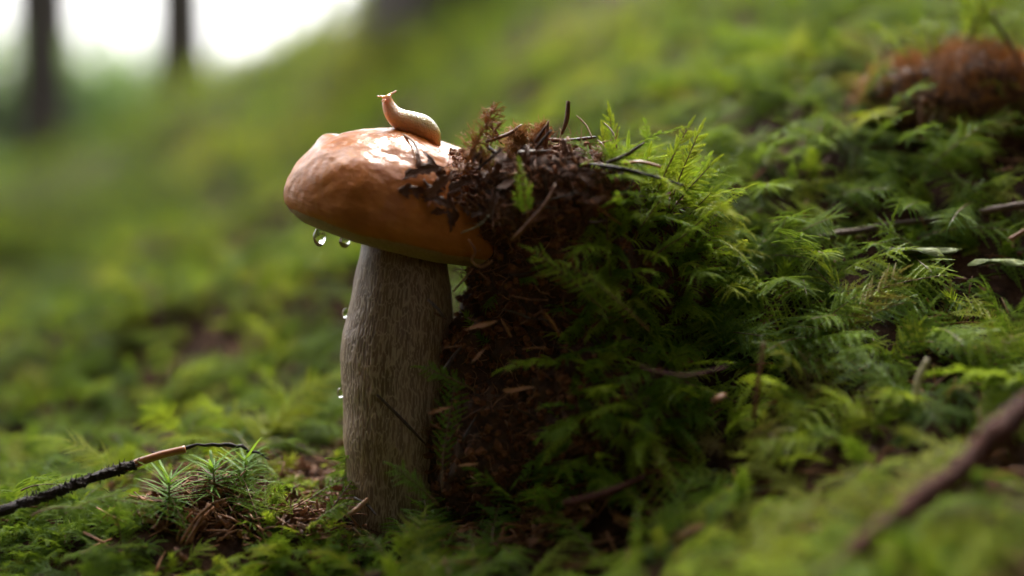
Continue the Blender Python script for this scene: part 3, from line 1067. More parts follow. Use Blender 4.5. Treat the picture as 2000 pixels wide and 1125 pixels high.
def branch_geo(rg, ln, leaf=.00115, wdt=.0005, pinn=True, droop=.12):
    """one leafy side branch along +Z, flattened in XZ, upper face +Y"""
    b = MB()
    n = max(4, int(ln / .0006))
    axis = [Vector((0, -droop * ln * (i / n) ** 2, ln * i / n)) for i in range(n + 1)]
    b.tube(axis[::3] + [axis[-1]], [.00016] * len(axis[::3]) + [.00006], 3, False, .1)
    for i in range(1, n + 1):
        t = i / n
        q = axis[i]
        k = (1 - .55 * t) * rg.uniform(.8, 1.15)
        for s in (-1, 1):
            d = Vector((s * .75, rg.uniform(-.15, .25), 1.0 - .1 * rg.random())).normalized()
            b.leaf(q, d, Vector((0, 1, 0)), leaf * k, wdt * k, .3, .12)
        if i % 2 == 0:
            b.leaf(q, Vector((rg.uniform(-.25, .25), .55, 1)).normalized(), Vector((0, .8, -.4)).normalized(), leaf * k * .85, wdt * k, .2, .1)
        if pinn and ln > .004 and i % 3 == 1 and t < .85:
            for s in (-1, 1):
                L2 = ln * .15 * (1 - .75 * t) * rg.uniform(.7, 1.2)
                if L2 < .0007:
                    continue
                d = Vector((s * .95, rg.uniform(-.2, .1), .75)).normalized()
                m2 = max(2, int(L2 / .0006))
                for j in range(1, m2 + 1):
                    qq = q + d * L2 * j / m2
                    k2 = .8 * (1 - .4 * j / m2)
                    for s2 in (-1, 1):
                        d2 = (d + Vector((-d.z, 0, d.x)) * s2 * .65).normalized()
                        b.leaf(qq, d2, Vector((0, 1, 0)), leaf * k2, wdt * k2, .3, .1)
    b.leaf(axis[-1], Vector((0, -.1, 1)), Vector((0, 1, 0)), leaf * .7, wdt * .6)
    return b


rb = random.Random(21)
BR_LEN = [.0032, .0055, .0085, .012]
BR = {(kind, i): [branch_geo(rb, L, pinn=kind == 'fern', leaf=.00115 if kind == 'fern' else .0015, wdt=.0005 if kind == 'fern' else .0006, droop=rb.choice([.15, .35])) for _ in range(2)]
      for kind in ('fern', 'plume') for i, L in enumerate(BR_LEN)}
BR_MESH = {k: [b.mesh('moss_branch', MAT['moss'], False) for b in v] for k, v in BR.items()}


def frond_layout(rg, L, kind, npair, wid, bend):
    """curve of the stem and the list of (branch key, matrix) that make up one frond"""
    stem = [Vector((.04 * L * math.sin(3 * t + 1), -bend * L * t * t, L * t)) for t in [i / 10 for i in range(11)]]
    items = []
    t0 = .22 if kind == 'fern' else .1
    for i in range(npair):
        t = t0 + (1 - t0) * (i + .3) / npair
        f = t * 10
        q = stem[min(int(f), 9)].lerp(stem[min(int(f) + 1, 10)], f - int(f)) if f < 10 else stem[10]
        tg = (stem[min(int(f) + 1, 10)] - stem[max(int(f) - 1, 0)]).normalized()
        prof = math.sin(math.pi * min(1, (1.06 - t) / (1.06 - t0)) ** .8) ** .6 if kind == 'fern' else (1.05 - .6 * t)
        for s in (-1, 1):
            bl = max(.0022, wid * prof * rg.uniform(.8, 1.15))
            an = rg.uniform(.75, 1.0) if kind == 'fern' else rg.uniform(.5, .85)
            nv = Vector((0, 1, 0))
            nv = (nv - tg * nv.dot(tg)).normalized()
            sd = tg.cross(nv) * s
            d = tg * math.cos(an) + sd * math.sin(an) + nv * rg.uniform(-.5, .2)
            ki = min(range(4), key=lambda k: abs(BR_LEN[k] - bl))
            m = frame(q, d, nv + sd * rg.uniform(-.3, .3)) @ Matrix.Scale(bl / BR_LEN[ki], 4)
            items.append(((kind, ki), rg.randint(0, 1), m))
    tg = (stem[-1] - stem[-2]).normalized()
    items.append(((kind, 1), 0, frame(stem[-1], tg, Vector((0, 1, 0)))))
    return stem, items


def frond_proto(seed, kind, L, npair, wid, bend):
    rg = random.Random(seed)
    stem, items = frond_layout(rg, L, kind, npair, wid, bend)
    b = MB()
    b.tube(stem, [.00028 - .00018 * i / 10 for i in range(11)], 4, False, 0)
    for key, vi, m in items:
        b.add(BR[key][vi].geo(), m)
    return b.mesh('moss_frond', MAT['moss'], False)


protos = bpy.data.collections.new('moss_prototypes')
PSPEC = [('fern', .024, 9, .0095, .35), ('fern', .029, 10, .0105, .55), ('fern', .020, 8, .0085, .3), ('fern', .031, 11, .0115, .7),
         ('plume', .021, 10, .0050, .2), ('plume', .025, 12, .0060, .5), ('fern', .016, 7, .0075, .35), ('fern', .026, 8, .0110, .9)]
for i, s in enumerate(PSPEC):
    o = bpy.data.objects.new('proto_%02d' % i, frond_proto(100 + i, *s))
    protos.objects.link(o)
for i in range(2):                     # upright star-shaped shoots mixed in
    b = MB()
    rs_ = random.Random(50 + i)
    hh = (.015, .019)[i]
    b.tube([(0, 0, 0), (0, .0004, hh * .8)], [.0003, .0002], 4, False)
    for j in range(44):
        az, t_ = j * 2.399, j / 44
        spd = 1.15 - .9 * t_ + rs_.uniform(-.15, .15)
        b.leaf(Vector((0, 0, hh * (.2 + .6 * t_))), Vector((math.cos(az) * math.sin(spd), math.sin(az) * math.sin(spd), math.cos(spd))),
               Vector((-math.cos(az) * math.cos(spd), -math.sin(az) * math.cos(spd), math.sin(spd))), rs_.uniform(.0038, .006), .0006, .2, .18)
    protos.objects.link(bpy.data.objects.new('proto_%02d' % (8 + i), b.mesh('moss_shoot', MAT['moss'], False)))


def instancer(name, pts, coll, label, tints_attr=True):
    """one object that carries all instances of a ground cover; pts: (matrix, scale, index, tint)"""
    me = bpy.data.meshes.new(name)
    me.from_pydata([tuple(m.translation) for m, s, i, t in pts], [], [])
    a = me.attributes.new('rot', 'FLOAT_VECTOR', 'POINT')
    a.data.foreach_set('vector', np.array([tuple(m.to_euler()) for m, s, i, t in pts], dtype=np.float32).ravel())
    a = me.attributes.new('scl', 'FLOAT', 'POINT')
    a.data.foreach_set('value', np.array([s for m, s, i, t in pts], dtype=np.float32))
    a = me.attributes.new('idx', 'INT', 'POINT')
    a.data.foreach_set('value', np.array([i for m, s, i, t in pts], dtype=np.int32))
    a = me.attributes.new('tint', 'FLOAT', 'POINT')
    a.data.foreach_set('value', np.array([t for m, s, i, t in pts], dtype=np.float32))
    o = link(name, me)
    ng = bpy.data.node_groups.new(name, 'GeometryNodeTree')
    ng.interface.new_socket('Geometry', in_out='INPUT', socket_type='NodeSocketGeometry')
    ng.interface.new_socket('Geometry', in_out='OUTPUT', socket_type='NodeSocketGeometry')
    gi = ng.nodes.new('NodeGroupInput')
    go = ng.nodes.new('NodeGroupOutput')
    ci = ng.nodes.new('GeometryNodeCollectionInfo')
    ci.inputs['Collection'].default_value = coll
    ci.inputs['Separate Children'].default_value = True
    ci.inputs['Reset Children'].default_value = True

    def named(nm, dt):
        n = ng.nodes.new('GeometryNodeInputNamedAttribute')
        n.data_type = dt
        n.inputs['Name'].default_value = nm
        return n.outputs['Attribute']
    ip = ng.nodes.new('GeometryNodeInstanceOnPoints')
    ng.links.new(gi.outputs[0], ip.inputs['Points'])
    ng.links.new(ci.outputs[0], ip.inputs['Instance'])
    ip.inputs['Pick Instance'].default_value = True
    ng.links.new(named('idx', 'INT'), ip.inputs['Instance Index'])
    er = ng.nodes.new('FunctionNodeEulerToRotation')
    ng.links.new(named('rot', 'FLOAT_VECTOR'), er.inputs[0])
    ng.links.new(er.outputs[0], ip.inputs['Rotation'])
    ng.links.new(named('scl', 'FLOAT'), ip.inputs['Scale'])
    ng.links.new(ip.outputs[0], go.inputs[0])
    o.modifiers.new('scatter', 'NODES').node_group = ng
    return tag(o, label, None, None, 'stuff')


def moss_tint(p, px, py, d, rg):
    n = fbm((p.x, p.y, 0.7), 7.0, 3) + .6 * fbm((p.x, p.y, 3.7), 28.0, 2)
    t = .46 + .46 * n + rg.gauss(0, .15)
    if d > 1.0:
        t += .06
    return t


BROWN = [(1850, 190, 190, 110, .8), (1480, 850, 200, 70, .45), (1620, 720, 120, 60, .3), (650, 960, 50, 40, .5), (150, 860, 120, 50, .3), (1400, 240, 70, 50, .4), (1850, 700, 130, 60, .35)]


def browned(px, py, t, rg):
    for bx, by, sx, sy, k in BROWN:
        e = ((px - bx) / sx) ** 2 + ((py - by) / sy) ** 2
        if e < 1 and rg.random() < k * (1.2 - e):
            return rg.uniform(.86, 1.0)
    return min(max(t, .02), .80)


def bare(px, py, d):
    """openings where litter shows instead of moss"""
    if 275 < px < 500 and .446 < d < .497 - .0001 * (px - 400):
        return True
    if 560 <= px < 690 and .462 < d < .495:
        return True
    if 880 < px < 1300 and .43 < d < .50:
        return (px * 7919 + d * 99991) % 1.0 < .75
    return False


STEM_XY = Vector((P(776, 900, .49).x, P(776, 900, .49).y))
rg = random.Random(99)
pts_near = []
hero_spots = []
XS, YS, DS = [], [], []
for i in range(48000):
    d = math.exp(rg.uniform(math.log(.30), math.log(1.3)))
    px = rg.uniform(-500, 2500)
    q = P(px, 400, d)
    XS.append(q.x); YS.append(q.y); DS.append(d)
ZS = H0(np.array(XS), np.array(YS))
e = .006
ZX = (H0(np.array(XS) + e, np.array(YS)) - H0(np.array(XS) - e, np.array(YS))) / (2 * e)
ZY = (H0(np.array(XS), np.array(YS) + e) - H0(np.array(XS), np.array(YS) - e)) / (2 * e)
keep = 10500
cnt = 0
for i in range(len(XS)):
    if cnt >= keep:
        break
    x, y, d = XS[i], YS[i], DS[i]
    # constant density on the ground up to .8 m, thinner beyond
    if rg.random() > min(1.0, (d / .75) ** 1.3):
        continue
    p = Vector((x, y, ZS[i] + bumps(x, y)))
    px, py, dd = proj(p)
    if (Vector((x, y)) - STEM_XY).length < .026 or bare(px, py, dd):
        continue
    if dd < .40 and py < 1000:
        continue
    cl_n = fbm((x, y, 5.5), 26.0, 2)
    if cl_n < -.10 and rg.random() < .85:
        continue
    n = Vector((-ZX[i], -ZY[i], 1)).normalized()
    yaw = rg.uniform(0, 2 * math.pi)
    tilt = rg.triangular(.1, 1.4, .7)
    hor = Vector((math.cos(yaw), math.sin(yaw), 0))
    dirv = (n * math.cos(tilt) + (hor - n * hor.dot(n)).normalized() * math.sin(tilt)).normalized()
    up = n + Vector((rg.gauss(0, .25), rg.gauss(0, .25), 0))
    m = frame(p - n * rg.uniform(.002, .007), dirv, up)
    s = rg.uniform(.6, 1.1) * (1 + .25 * max(0, d - .7))
    if dd < .5 and px < 700:
        s *= .72
    idx = rg.choice([0, 1, 2, 3, 7, 0, 1, 2, 3, 7, 4, 5, 6, 6, 8, 9])
    t = browned(px, py, moss_tint(p, px, py, dd, rg), rg)
    pts_near.append((m, s, idx, t))
    cnt += 1

for i in range(2000):
    px, d = rg.uniform(-150, 720), rg.uniform(.40, .50)
    q = P(px, 400, d)
    x, y = q.x, q.y
    if bare(px, 0, d) or (Vector((x, y)) - STEM_XY).length < .026:
        continue
    p = Vector((x, y, float(H0(x, y)[0]) + bumps(x, y)))
    yaw, tilt = rg.uniform(0, 6.283), rg.triangular(.1, 1.4, .8)
    dirv = Vector((math.cos(yaw) * math.sin(tilt), math.sin(yaw) * math.sin(tilt), math.cos(tilt)))
    ux, uy, dd = proj(p)
    pts_near.append((frame(p - Vector((0, 0, rg.uniform(.001, .004))), dirv, Vector((0, 0, 1))), rg.uniform(.35, .65), rg.choice([0, 2, 4, 6, 6, 8]),
                     min(.78, max(.05, moss_tint(p, ux, uy, dd, rg)))))

# moss that cloaks the soil clump


def acc_moss(p, n, rg):
    px, py, d = proj(p)
    if n.dot((CAM - p).normalized()) < -.5:
        return False
    if 900 < px and py > 440 and rg.random() < .03:
        return True
    lim = 1130 + max(0, 520 - py) * .25 if py < 640 else 1080
    if px < lim + rg.uniform(-30, 60):
        return False
    return True


for p, n in scatter_on(SOILV, SOILF, 850, acc_moss, 17):
    px, py, d = proj(p)
    up = Vector((0, 0, 1))
    dirv = (n * .8 + up * rg.uniform(-.1, .6) + Vector((rg.gauss(0, .45), rg.gauss(0, .45), rg.gauss(0, .3)))).normalized()
    m = frame(p - n * .002, dirv, up + n * .6)
    pts_near.append((m, rg.uniform(.5, .9), rg.choice([0, 2, 4, 4, 5, 6, 6, 8]), min(.80, max(.2, .56 + .13 * rg.gauss(0, 1) + .06 * (px > 1150)))))
instancer('moss_carpet', pts_near, protos, 'feathery green moss carpet covering the near forest floor')

# farther moss: larger cushions, all out of focus
pts_far = []
for i in range(16000):
    d = math.exp(rg.uniform(math.log(1.2), math.log(6.5)))
    px = rg.uniform(-450, 2450)
    q = P(px, 400, d)
    XS.append(q.x)
    x, y = q.x, q.y
    pts_far.append((x, y, d))
fx = np.array([a[0] for a in pts_far]); fy = np.array([a[1] for a in pts_far])
fz = H0(fx, fy)
out = []
for (x, y, d), z in zip(pts_far, fz):
    nb = fbm((x, y, 9.0), 1.3, 3)
    if (nb < -.3 or fbm((x, y, 6.0), 6.0, 2) < -.3) and rg.random() < .8:
        continue
    p = Vector((x, y, z + bumps(x, y) - .004))
    yaw = rg.uniform(0, 6.283)
    tilt = rg.uniform(.1, 1.0)
    dirv = Vector((math.cos(yaw) * math.sin(tilt), math.sin(yaw) * math.sin(tilt), math.cos(tilt)))
    m = frame(p, dirv, Vector((0, 0, 1)) + Vector((rg.gauss(0, .3), rg.gauss(0, .3), 0)))
    px, py, dd = proj(p)
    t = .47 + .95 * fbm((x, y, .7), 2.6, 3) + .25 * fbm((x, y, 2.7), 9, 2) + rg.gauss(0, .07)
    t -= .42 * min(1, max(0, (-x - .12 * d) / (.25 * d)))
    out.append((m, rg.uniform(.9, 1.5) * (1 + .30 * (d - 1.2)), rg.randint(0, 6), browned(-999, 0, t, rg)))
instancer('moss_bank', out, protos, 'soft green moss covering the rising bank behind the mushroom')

# ---------------------------------------------------------------- needle litter between the moss
lit = bpy.data.collections.new('litter_prototypes')
for i in range(3):
    b = MB()
    b.tube([(0, 0, -.006), (.0003 * i, .0004, 0), (0, 0, .006)], [.0003, .0004, .0002], 5)
    lit.objects.link(bpy.data.objects.new('litter_a%d' % i, b.mesh('litter_needle', MAT['needle'])))
for i in range(3):
    b = scrap_mesh(70 + i)
    b.v = [q * .007 for q in b.v]
    lit.objects.link(bpy.data.objects.new('litter_b%d' % i, b.mesh('litter_scrap', MAT['bark_scrap' if i else 'chip'], False)))
out = []
for i in range(6500):
    d = math.exp(rg.uniform(math.log(.32), math.log(1.2)))
    if i < 1100:
        px, d = rg.uniform(270, 720), rg.uniform(.455, .515)
    elif i < 2500:
        px, d = rg.uniform(850, 1350), rg.uniform(.44, .49)
    else:
        px = rg.uniform(-300, 2300)
    q = P(px, 400, d)
    if (Vector((q.x, q.y)) - STEM_XY).length < .021:
        continue
    p = Vector((q.x, q.y, float(H0(q.x, q.y)[0]) + bumps(q.x, q.y) + rg.uniform(0, .004)))
    m = frame(p, Vector((rg.gauss(0, 1), rg.gauss(0, 1), rg.gauss(0, .35))), Vector((rg.gauss(0, .4), rg.gauss(0, .4), 1)))
    out.append((m, rg.uniform(.5, 1.2), rg.choice([0, 1, 2, 0, 1, 2, 3, 4, 5]), .5))
instancer('needle_litter', out, lit, 'brown fallen needles and bark crumbs lying between the moss')

# ---------------------------------------------------------------- single moss fronds one can pick out
STEMS = {}


def hero_frond(base, dirv, upv, L, kind, label, group, tint, seed, wid=None, npair=None, bend=None):
    rg = random.Random(seed)
    npair = npair or (11 if kind == 'fern' else 12)
    wid = wid or L * (.36 if kind == 'fern' else .26)
    bend = rg.uniform(.15, .45) if bend is None else bend
    root = link('moss_frond', None, mtx=frame(base, dirv, upv))
    stem, items = frond_layout(rg, L, kind, npair, wid, bend)
    b = MB()
    b.tube(stem, [.00034 - .0002 * i / 10 for i in range(11)], 5, False, 0)
    link('stem', b.mesh('frond_stem', MAT['mstem']), root)
    for key, vi, m in items:
        link('branch', BR_MESH[key][vi], root, m, min(.8, max(.05, tint + rg.gauss(0, .05))))
    return tag(root, label, 'moss', group)


def hero_px(b, t, d0, d1, kind, label, group, tint, seed, facing=.6, **kw):
    p0, p1 = P(b[0], b[1], d0), P(t[0], t[1], d1)
    up = (CAM - p0).normalized() * facing + Vector((0, 0, 1)) * (1 - facing)
    return hero_frond(p0, p1 - p0, up, (p1 - p0).length, kind, label, group, tint, seed, **kw)


GA = 'bright moss shoots on top of the soil clump'
LA = 'bright yellow-green moss shoot standing up on the lifted soil clump'
k = 0
for b, t, d0, d1, kind, ti, w in [
        ((1290, 400), (1322, 250), .478, .474, 'plume', .66, .20), ((1315, 400), (1360, 262), .478, .472, 'plume', .68, .20), ((1270, 430), (1310, 300), .47, .468, 'plume', .62, .25),
        ((1300, 440), (1372, 318), .476, .47, 'plume', .62, .25), ((1310, 470), (1385, 370), .474, .47, 'plume', .58, .25), ((1250, 420), (1262, 310), .48, .478, 'plume', .60, .25),
        ((1215, 380), (1190, 232), .485, .482, 'plume', .68, .16), ((1225, 390), (1222, 290), .485, .48, 'plume', .64, .2), ((1190, 360), (1175, 270), .485, .483, 'plume', .66, .2),
        ((1300, 500), (1372, 425), .466, .462, 'plume', .55, .28), ((1240, 470), (1290, 380), .462, .458, 'plume', .58, .28), ((1330, 540), (1388, 440), .478, .474, 'fern', .5, .3),
        ((1260, 520), (1335, 450), .460, .455, 'plume', .5, .28), ((1200, 540), (1182, 335), .456, .452, 'fern', .74, .34), ((1330, 500), (1345, 400), .48, .478, 'plume', .6, .25),
        ((1270, 460), (1235, 350), .466, .462, 'plume', .62, .25)]:
    ln_ = math.dist(b, t)
    LA = '%s %s moss shoot %s' % ('tall' if ln_ > 130 else 'short', 'pale yellow' if ti > .65 else 'yellow-green' if ti > .56 else 'fresh green',
                               where(P(t[0], t[1], d1), [(1190, 250, 'behind the soil clump needles'), (1250, 330, 'above the spiky twig'), (1340, 270, 'at the top of the mossy clump end'),
                                                          (1380, 370, 'at the outer end of the mossy clump'), (1340, 440, 'low on the mossy clump end'), (1260, 400, 'below the spiky twig'), (1182, 335, 'in front of the spiky twig root')]))
    hero_px(b, t, d0, d1, kind, LA, GA, ti + .06, 300 + k, wid=None, facing=rnd.uniform(.3, .8), bend=rnd.uniform(-.1, .25))
    k += 1
hero_px((1180, 600), (1075, 490), .447, .436, 'fern', 'blurred bright moss frond leaning out before the soil face', None, .62, 401, wid=.006)
hero_px((1270, 640), (1165, 520), .445, .432, 'fern', 'yellowish moss frond drooping below the upright shoots', None, .64, 402, wid=.007)
hero_px((1035, 425), (1020, 345), .444, .440, 'plume', 'thin out-of-focus moss shoot standing before the black soil', None, .45, 403, wid=.005, npair=7)
hero_px((870, 960), (880, 760), .455, .452, 'fern', 'small dark green moss frond in front of the stem\'s shaded edge', None, .36, 405, wid=.007, facing=.7)
hero_px((930, 760), (842, 712), .455, .452, 'fern', 'little moss sprig reaching across the stem edge from the soil', None, .40, 406, wid=.004)
hero_px((860, 985), (790, 912), .45, .447, 'fern', 'moss frond tip crossing the lower stem', None, .38, 407, wid=.005)

GB = 'moss fronds on the slope right of the soil clump'
LB = 'arching green moss frond on the slope beside the soil clump'
hr = random.Random(5)
for i in range(70):
    if i < 40:
        px, d = hr.uniform(1330, 1980), hr.uniform(.455, .52)
    else:
        px, d = hr.uniform(1330, 2000), hr.uniform(.50, .58)
    b = on_ground(px, d, -.001)
    n = gnormal(b.x, b.y)
    yaw = hr.uniform(0, 6.283)
    tl = hr.uniform(.5, 1.25)
    hv = Vector((math.cos(yaw), math.sin(yaw) - .5, 0)).normalized()
    dv = n * math.cos(tl) + hv * math.sin(tl)
    L_, t_ = hr.uniform(.022, .034), hr.uniform(.25, .66)
    size = 'short' if L_ < .026 else 'long' if L_ > .030 else 'mid-sized'
    hero_frond(b, dv, n, L_, 'fern', '%s %s moss frond %s' % (size, hue(t_), where(b + dv * L_ * .6)), GB, t_, 500 + i)
GC = 'moss fronds around the bare patch by the twig'
LC = 'green moss frond beside the twig and star moss tufts'
for px, d in [(120, .47), (180, .475), (60, .485), (250, .50), (330, .51), (420, .515), (480, .52), (520, .50), (560, .49), (590, .485), (600, .50), (220, .455),
              (140, .46), (40, .46), (520, .455), (450, .452), (580, .455), (620, .46), (500, .47), (560, .47), (380, .45), (300, .45), (640, .52), (660, .5)]:
    b = on_ground(px, d, -.001)
    yaw = hr.uniform(0, 6.283)
    tl = hr.uniform(.5, 1.2)
    dv = Vector((math.cos(yaw) * math.sin(tl), math.sin(yaw) * math.sin(tl), math.cos(tl)))
    L_, t_, k_ = hr.uniform(.018, .028), hr.uniform(.25, .6), hr.choice(['fern', 'fern', 'plume'])
    lm = where(b + dv * L_ * .6, [(120, 960, 'by the black bark of the twig'), (310, 880, 'behind the peeled orange twig end'), (440, 860, 'by the thin crooked twiglet'), (318, 1010, 'by the straight-leaved star moss'),
                                  (412, 960, 'by the curled star moss'), (480, 930, 'by the slender star moss'), (385, 1060, 'by the bundle of dry needles'), (620, 960, 'by the orange needles at the stem foot'),
                                  (640, 860, 'behind the orange needles near the stem')])
    hero_frond(b, dv, Vector((0, 0, 1)), L_, k_, '%s %s moss frond %s' % (hue(t_), 'fern-like' if k_ == 'fern' else 'slender', lm), GC, t_, 700 + int(px) + int(d * 1000))
for i, (b_, t_, d0) in enumerate([((120, 1010), (215, 948), .452), ((60, 1010), (140, 962), .449), ((190, 985), (285, 960), .455), ((40, 960), (110, 925), .468)]):
    hero_px(b_, t_, d0, d0 - .004, 'fern', 'small moss frond creeping over the black twig', 'moss fronds on the black twig', .45 + .05 * i, 860 + i, facing=.35)
GD = 'moss fronds before the foot of the mushroom'
LD = 'soft moss frond in front of the mushroom foot'
for i in range(30):
    px, d = hr.uniform(650, 1380), hr.uniform(.405, .455)
    b = on_ground(px, d, -.001)
    yaw = hr.uniform(0, 6.283)
    tl = hr.uniform(.5, 1.2)
    dv = Vector((math.cos(yaw) * math.sin(tl), math.sin(yaw) * math.sin(tl), math.cos(tl)))
    L_, t_ = hr.uniform(.02, .03), hr.uniform(.3, .62)
    lm = where(b + dv * L_ * .6, [(690, 1010, 'before the splinter at the stem foot'), (780, 1000, 'right before the stem foot'), (880, 1000, 'before the shaded stem edge'), (1000, 1010, 'before the hollow beside the stem'),
                                  (1180, 970, 'before the dark red stalk'), (1330, 960, 'before the mossy flank of the soil clump')])
    hero_frond(b, dv, Vector((0, 0, 1)), L_, 'fern', '%s %s moss frond %s' % ('short' if L_ < .025 else 'long', hue(t_), lm), GD, t_, 900 + i)


# ---------------------------------------------------------------- star-shaped moss tufts
def star_leaf(seed):
    rg = random.Random(seed)
    b = MB()
    n = 7
    cu = rg.uniform(.5, 1.3)
    for i in range(n + 1):
        t = i / n
        w = .06 * (1 - t) ** .6 * (1 if t > .05 else .7)
        a = cu * t
        c = Vector((0, math.sin(a) / cu, math.sin(a * .0 + 1e-6) + (math.cos(a * .9)) * t))
        b.v += [c + Vector((-w, .02, 0)), c, c + Vector((w, .02, 0))]
        b.tip += [t, t, t]
    for i in range(n):
        for j in range(2):
            a = i * 3 + j
            b.f.append((a, a + 1, a + 4, a + 3))
    return b.mesh('star_leaf', MAT['star'])


STAR = [star_leaf(s) for s in range(6)]


def star_tuft(base, h, lean, label, seed, nl=46, group=None):
    rg = random.Random(seed)
    root = link('star_moss', None, mtx=frame(base, Vector((lean, 0, 1)), Vector((0, 1, 0))))
    b = MB()
    b.tube([(0, 0, 0), (.0004, 0, h * .35), (0, .0003, h * .7)], [.0005, .0004, .0002], 5, False)
    link('stem', b.mesh('star_stem', MAT['mstem']), root)
    for i in range(nl):
        t = .15 + .55 * i / nl
        az = i * 2.399 + rg.uniform(-.3, .3)
        spread = .95 - .85 * (i / nl) + rg.uniform(-.15, .15)
        d = Vector((math.cos(az) * math.sin(spread), math.sin(az) * math.sin(spread), math.cos(spread)))
        L = h * rg.uniform(.42, .62)
        m = frame(Vector((0, 0, h * t)), d, Vector((math.cos(az), math.sin(az), -.2)))
        link('leaf', STAR[rg.randint(0, 5)], root, m @ Matrix.Scale(L, 4), rg.uniform(.2, .9))
    return tag(root, label, 'moss', group)


def top_tuft(px, ptop, d, lean, label, seed, nl=46):
    b = on_ground(px, d, -.001)
    h = max(.012, P(px, ptop, d).z - b.z)
    return star_tuft(b, h, lean, label, seed, nl)


top_tuft(318, 905, .462, .05, 'spiky star moss tuft with straight leaves, standing before the dark twig', 1, 52)
top_tuft(412, 880, .470, -.05, 'star moss tuft with curled leaves beside the dry needles', 2, 52)
top_tuft(468, 868, .478, .08, 'slender star moss tuft next to the curled one', 3, 40)
star_tuft(P(1090, 1000, .468), .028, .1, 'dim star moss plant in the dark hollow beside the stem', 4, 40)

# ---------------------------------------------------------------- twigs and branches lying about
a0, a1, a2, a3 = P(-60, 1020, .458), P(70, 975, .46), P(170, 938, .463), P(262, 908, .466)
twig = link('twig', None, mtx=Matrix.Translation(a0))
b = MB()
f = catmull([q - a0 for q in (a0, a1, a2, a3)], 8)
b.tube([q + Vector((rnd.gauss(0, .00015), rnd.gauss(0, .00015), rnd.gauss(0, .00015))) for q in f], [.0017 - .0004 * i / len(f) for i in range(len(f))], 10, True, 0, .34)
fr_ = random.Random(4)
for i in range(260):
    q = fr_.choice(f) + (f[1] - f[0]) * fr_.random()
    e_ = Vector((fr_.gauss(0, 1), fr_.gauss(0, 1), fr_.gauss(.2, 1))).normalized()
    chunk(b, q + e_ * .0015, fr_.uniform(.0003, .0009), fr_)
tb_ = link('bark', b.mesh('bark', MAT['black_bark'], False), twig)
b = MB()
f2 = catmull([q - a0 for q in (P(240, 915, .466), P(300, 893, .467), P(362, 877, .468))], 6)
b.tube(f2, [.0014] * 8 + [.0013] * (len(f2) - 8), 9, True, 0, .05)
link('peeled_end', b.mesh('peeled_end', MAT['orange']), twig)['label'] = 'peeled orange end of the twig'
b = MB()
for i in range(90):
    q = rnd.choice(f)
    b.tube([q, q + Vector((rnd.gauss(.2, .5), rnd.gauss(0, .7), rnd.gauss(.4, .6))).normalized() * rnd.uniform(.0022, .0042)], [.0004, .0001], 4, False)
o = link('bud_stubs', b.mesh('bud_stubs', MAT['black_bark']), tb_)
o['kind'] = 'stuff'
tag(twig, 'black wet twig with peeled orange end lying on the moss', 'twig')
rod('twig', [P(300, 884, .478), P(340, 880, .478), P(400, 870, .48), P(450, 868, .482), P(490, 880, .484), P(525, 897, .486)], (.0004, .0007, .0005, .0008, .0005, .0003),
    'black_bark', 'thin crooked dark twiglet beyond the peeled twig end', 'twig', None, 6, .25, .0003)
for i, (p, q) in enumerate([((352, 1062), (412, 985)), ((362, 1064), (408, 982)), ((372, 1060), (418, 990)), ((345, 1058), (376, 1000)), ((380, 1062), (405, 1010))]):
    npx(p, q, .453 + .002 * i, .457 + .002 * i, 3.4, 'needle', 'dry brown needle bundled with others beside the star moss', 'bundle of dry needles by the star moss')
G5 = 'orange needles heaped at the foot of the stem'
for i in range(46):
    px, py = rnd.uniform(585, 700), rnd.uniform(945, 1010)
    d = rnd.uniform(.462, .487)
    b_ = on_ground(px, d, rnd.uniform(.001, .007))
    an = rnd.uniform(-.6, 2.2)
    dv = RT * math.cos(an) + UP * math.sin(an) * .5 + FW * rnd.uniform(-.6, .6)
    needle(b_, b_ + dv * rnd.uniform(.004, .011), rnd.uniform(.0002, .0004), rnd.choice(['needle', 'orange', 'orange']), 'reddish orange needle in the litter at the foot of the stem', G5)
# big blurred branch in front on the right
bp = [P(1600, 1140, .355), P(1665, 1085, .358), P(1740, 1020, .362), P(1810, 968, .366), P(1880, 912, .37), P(1940, 852, .374), P(2010, 790, .378), P(2120, 690, .384)]
br = link('fallen_branch', None, mtx=Matrix.Translation(bp[0]))
b = MB()
f = catmull([q - bp[0] for q in bp], 6)
b.tube([q + Vector((rnd.gauss(0, .0002), 0, rnd.gauss(0, .0003))) for q in f], [.0026 + .0011 * math.exp(-((i - 31) / 2.2) ** 2) + .0006 * i / len(f) for i in range(len(f))], 10, True, 0, .12)
bb_ = link('bark', b.mesh('bark', MAT['red_bark']), br)
b = MB()
b.tube([f[31], f[31] + Vector((.002, -.002, -.006)), f[31] + Vector((.003, -.003, -.010))], [.0019, .0014, .0008], 7)
link('side_shoot', b.mesh('side_shoot', MAT['red_bark']), bb_)
tag(br, 'reddish brown bare branch slanting across the front of the slope', 'branch')
rod('twig', [P(1555, 478, .507), P(1640, 458, .507), P(1745, 438, .51), P(1850, 425, .512)], (.0012, .0013, .0011, .0008), 'grey_bark', 'grey-brown twig lying between the moss fronds up the slope', 'twig', None, 7, .15, .0002)
rod('twig', [P(1915, 414, .505), P(1960, 407, .505), P(2060, 392, .505)], .0013, 'grey_bark', 'pale broken twig end among moss above the flat thallus', 'twig', None, 7, .15, .0002)
rod('twig', [P(1968, 470, .495), P(2010, 445, .495), P(2060, 410, .495)], .0008, 'fibre', 'thin reddish twig beside the flat pale thallus', 'twig', None, 6, .1)
rod('stalk', [P(1250, 716, .434), P(1300, 730, .43), P(1350, 733, .43), P(1420, 716, .436)], (.0004, .0005, .0005, .0003), 'red_bark', 'curved reddish stalk lying before the mossy clump', 'stalk', None, 6)
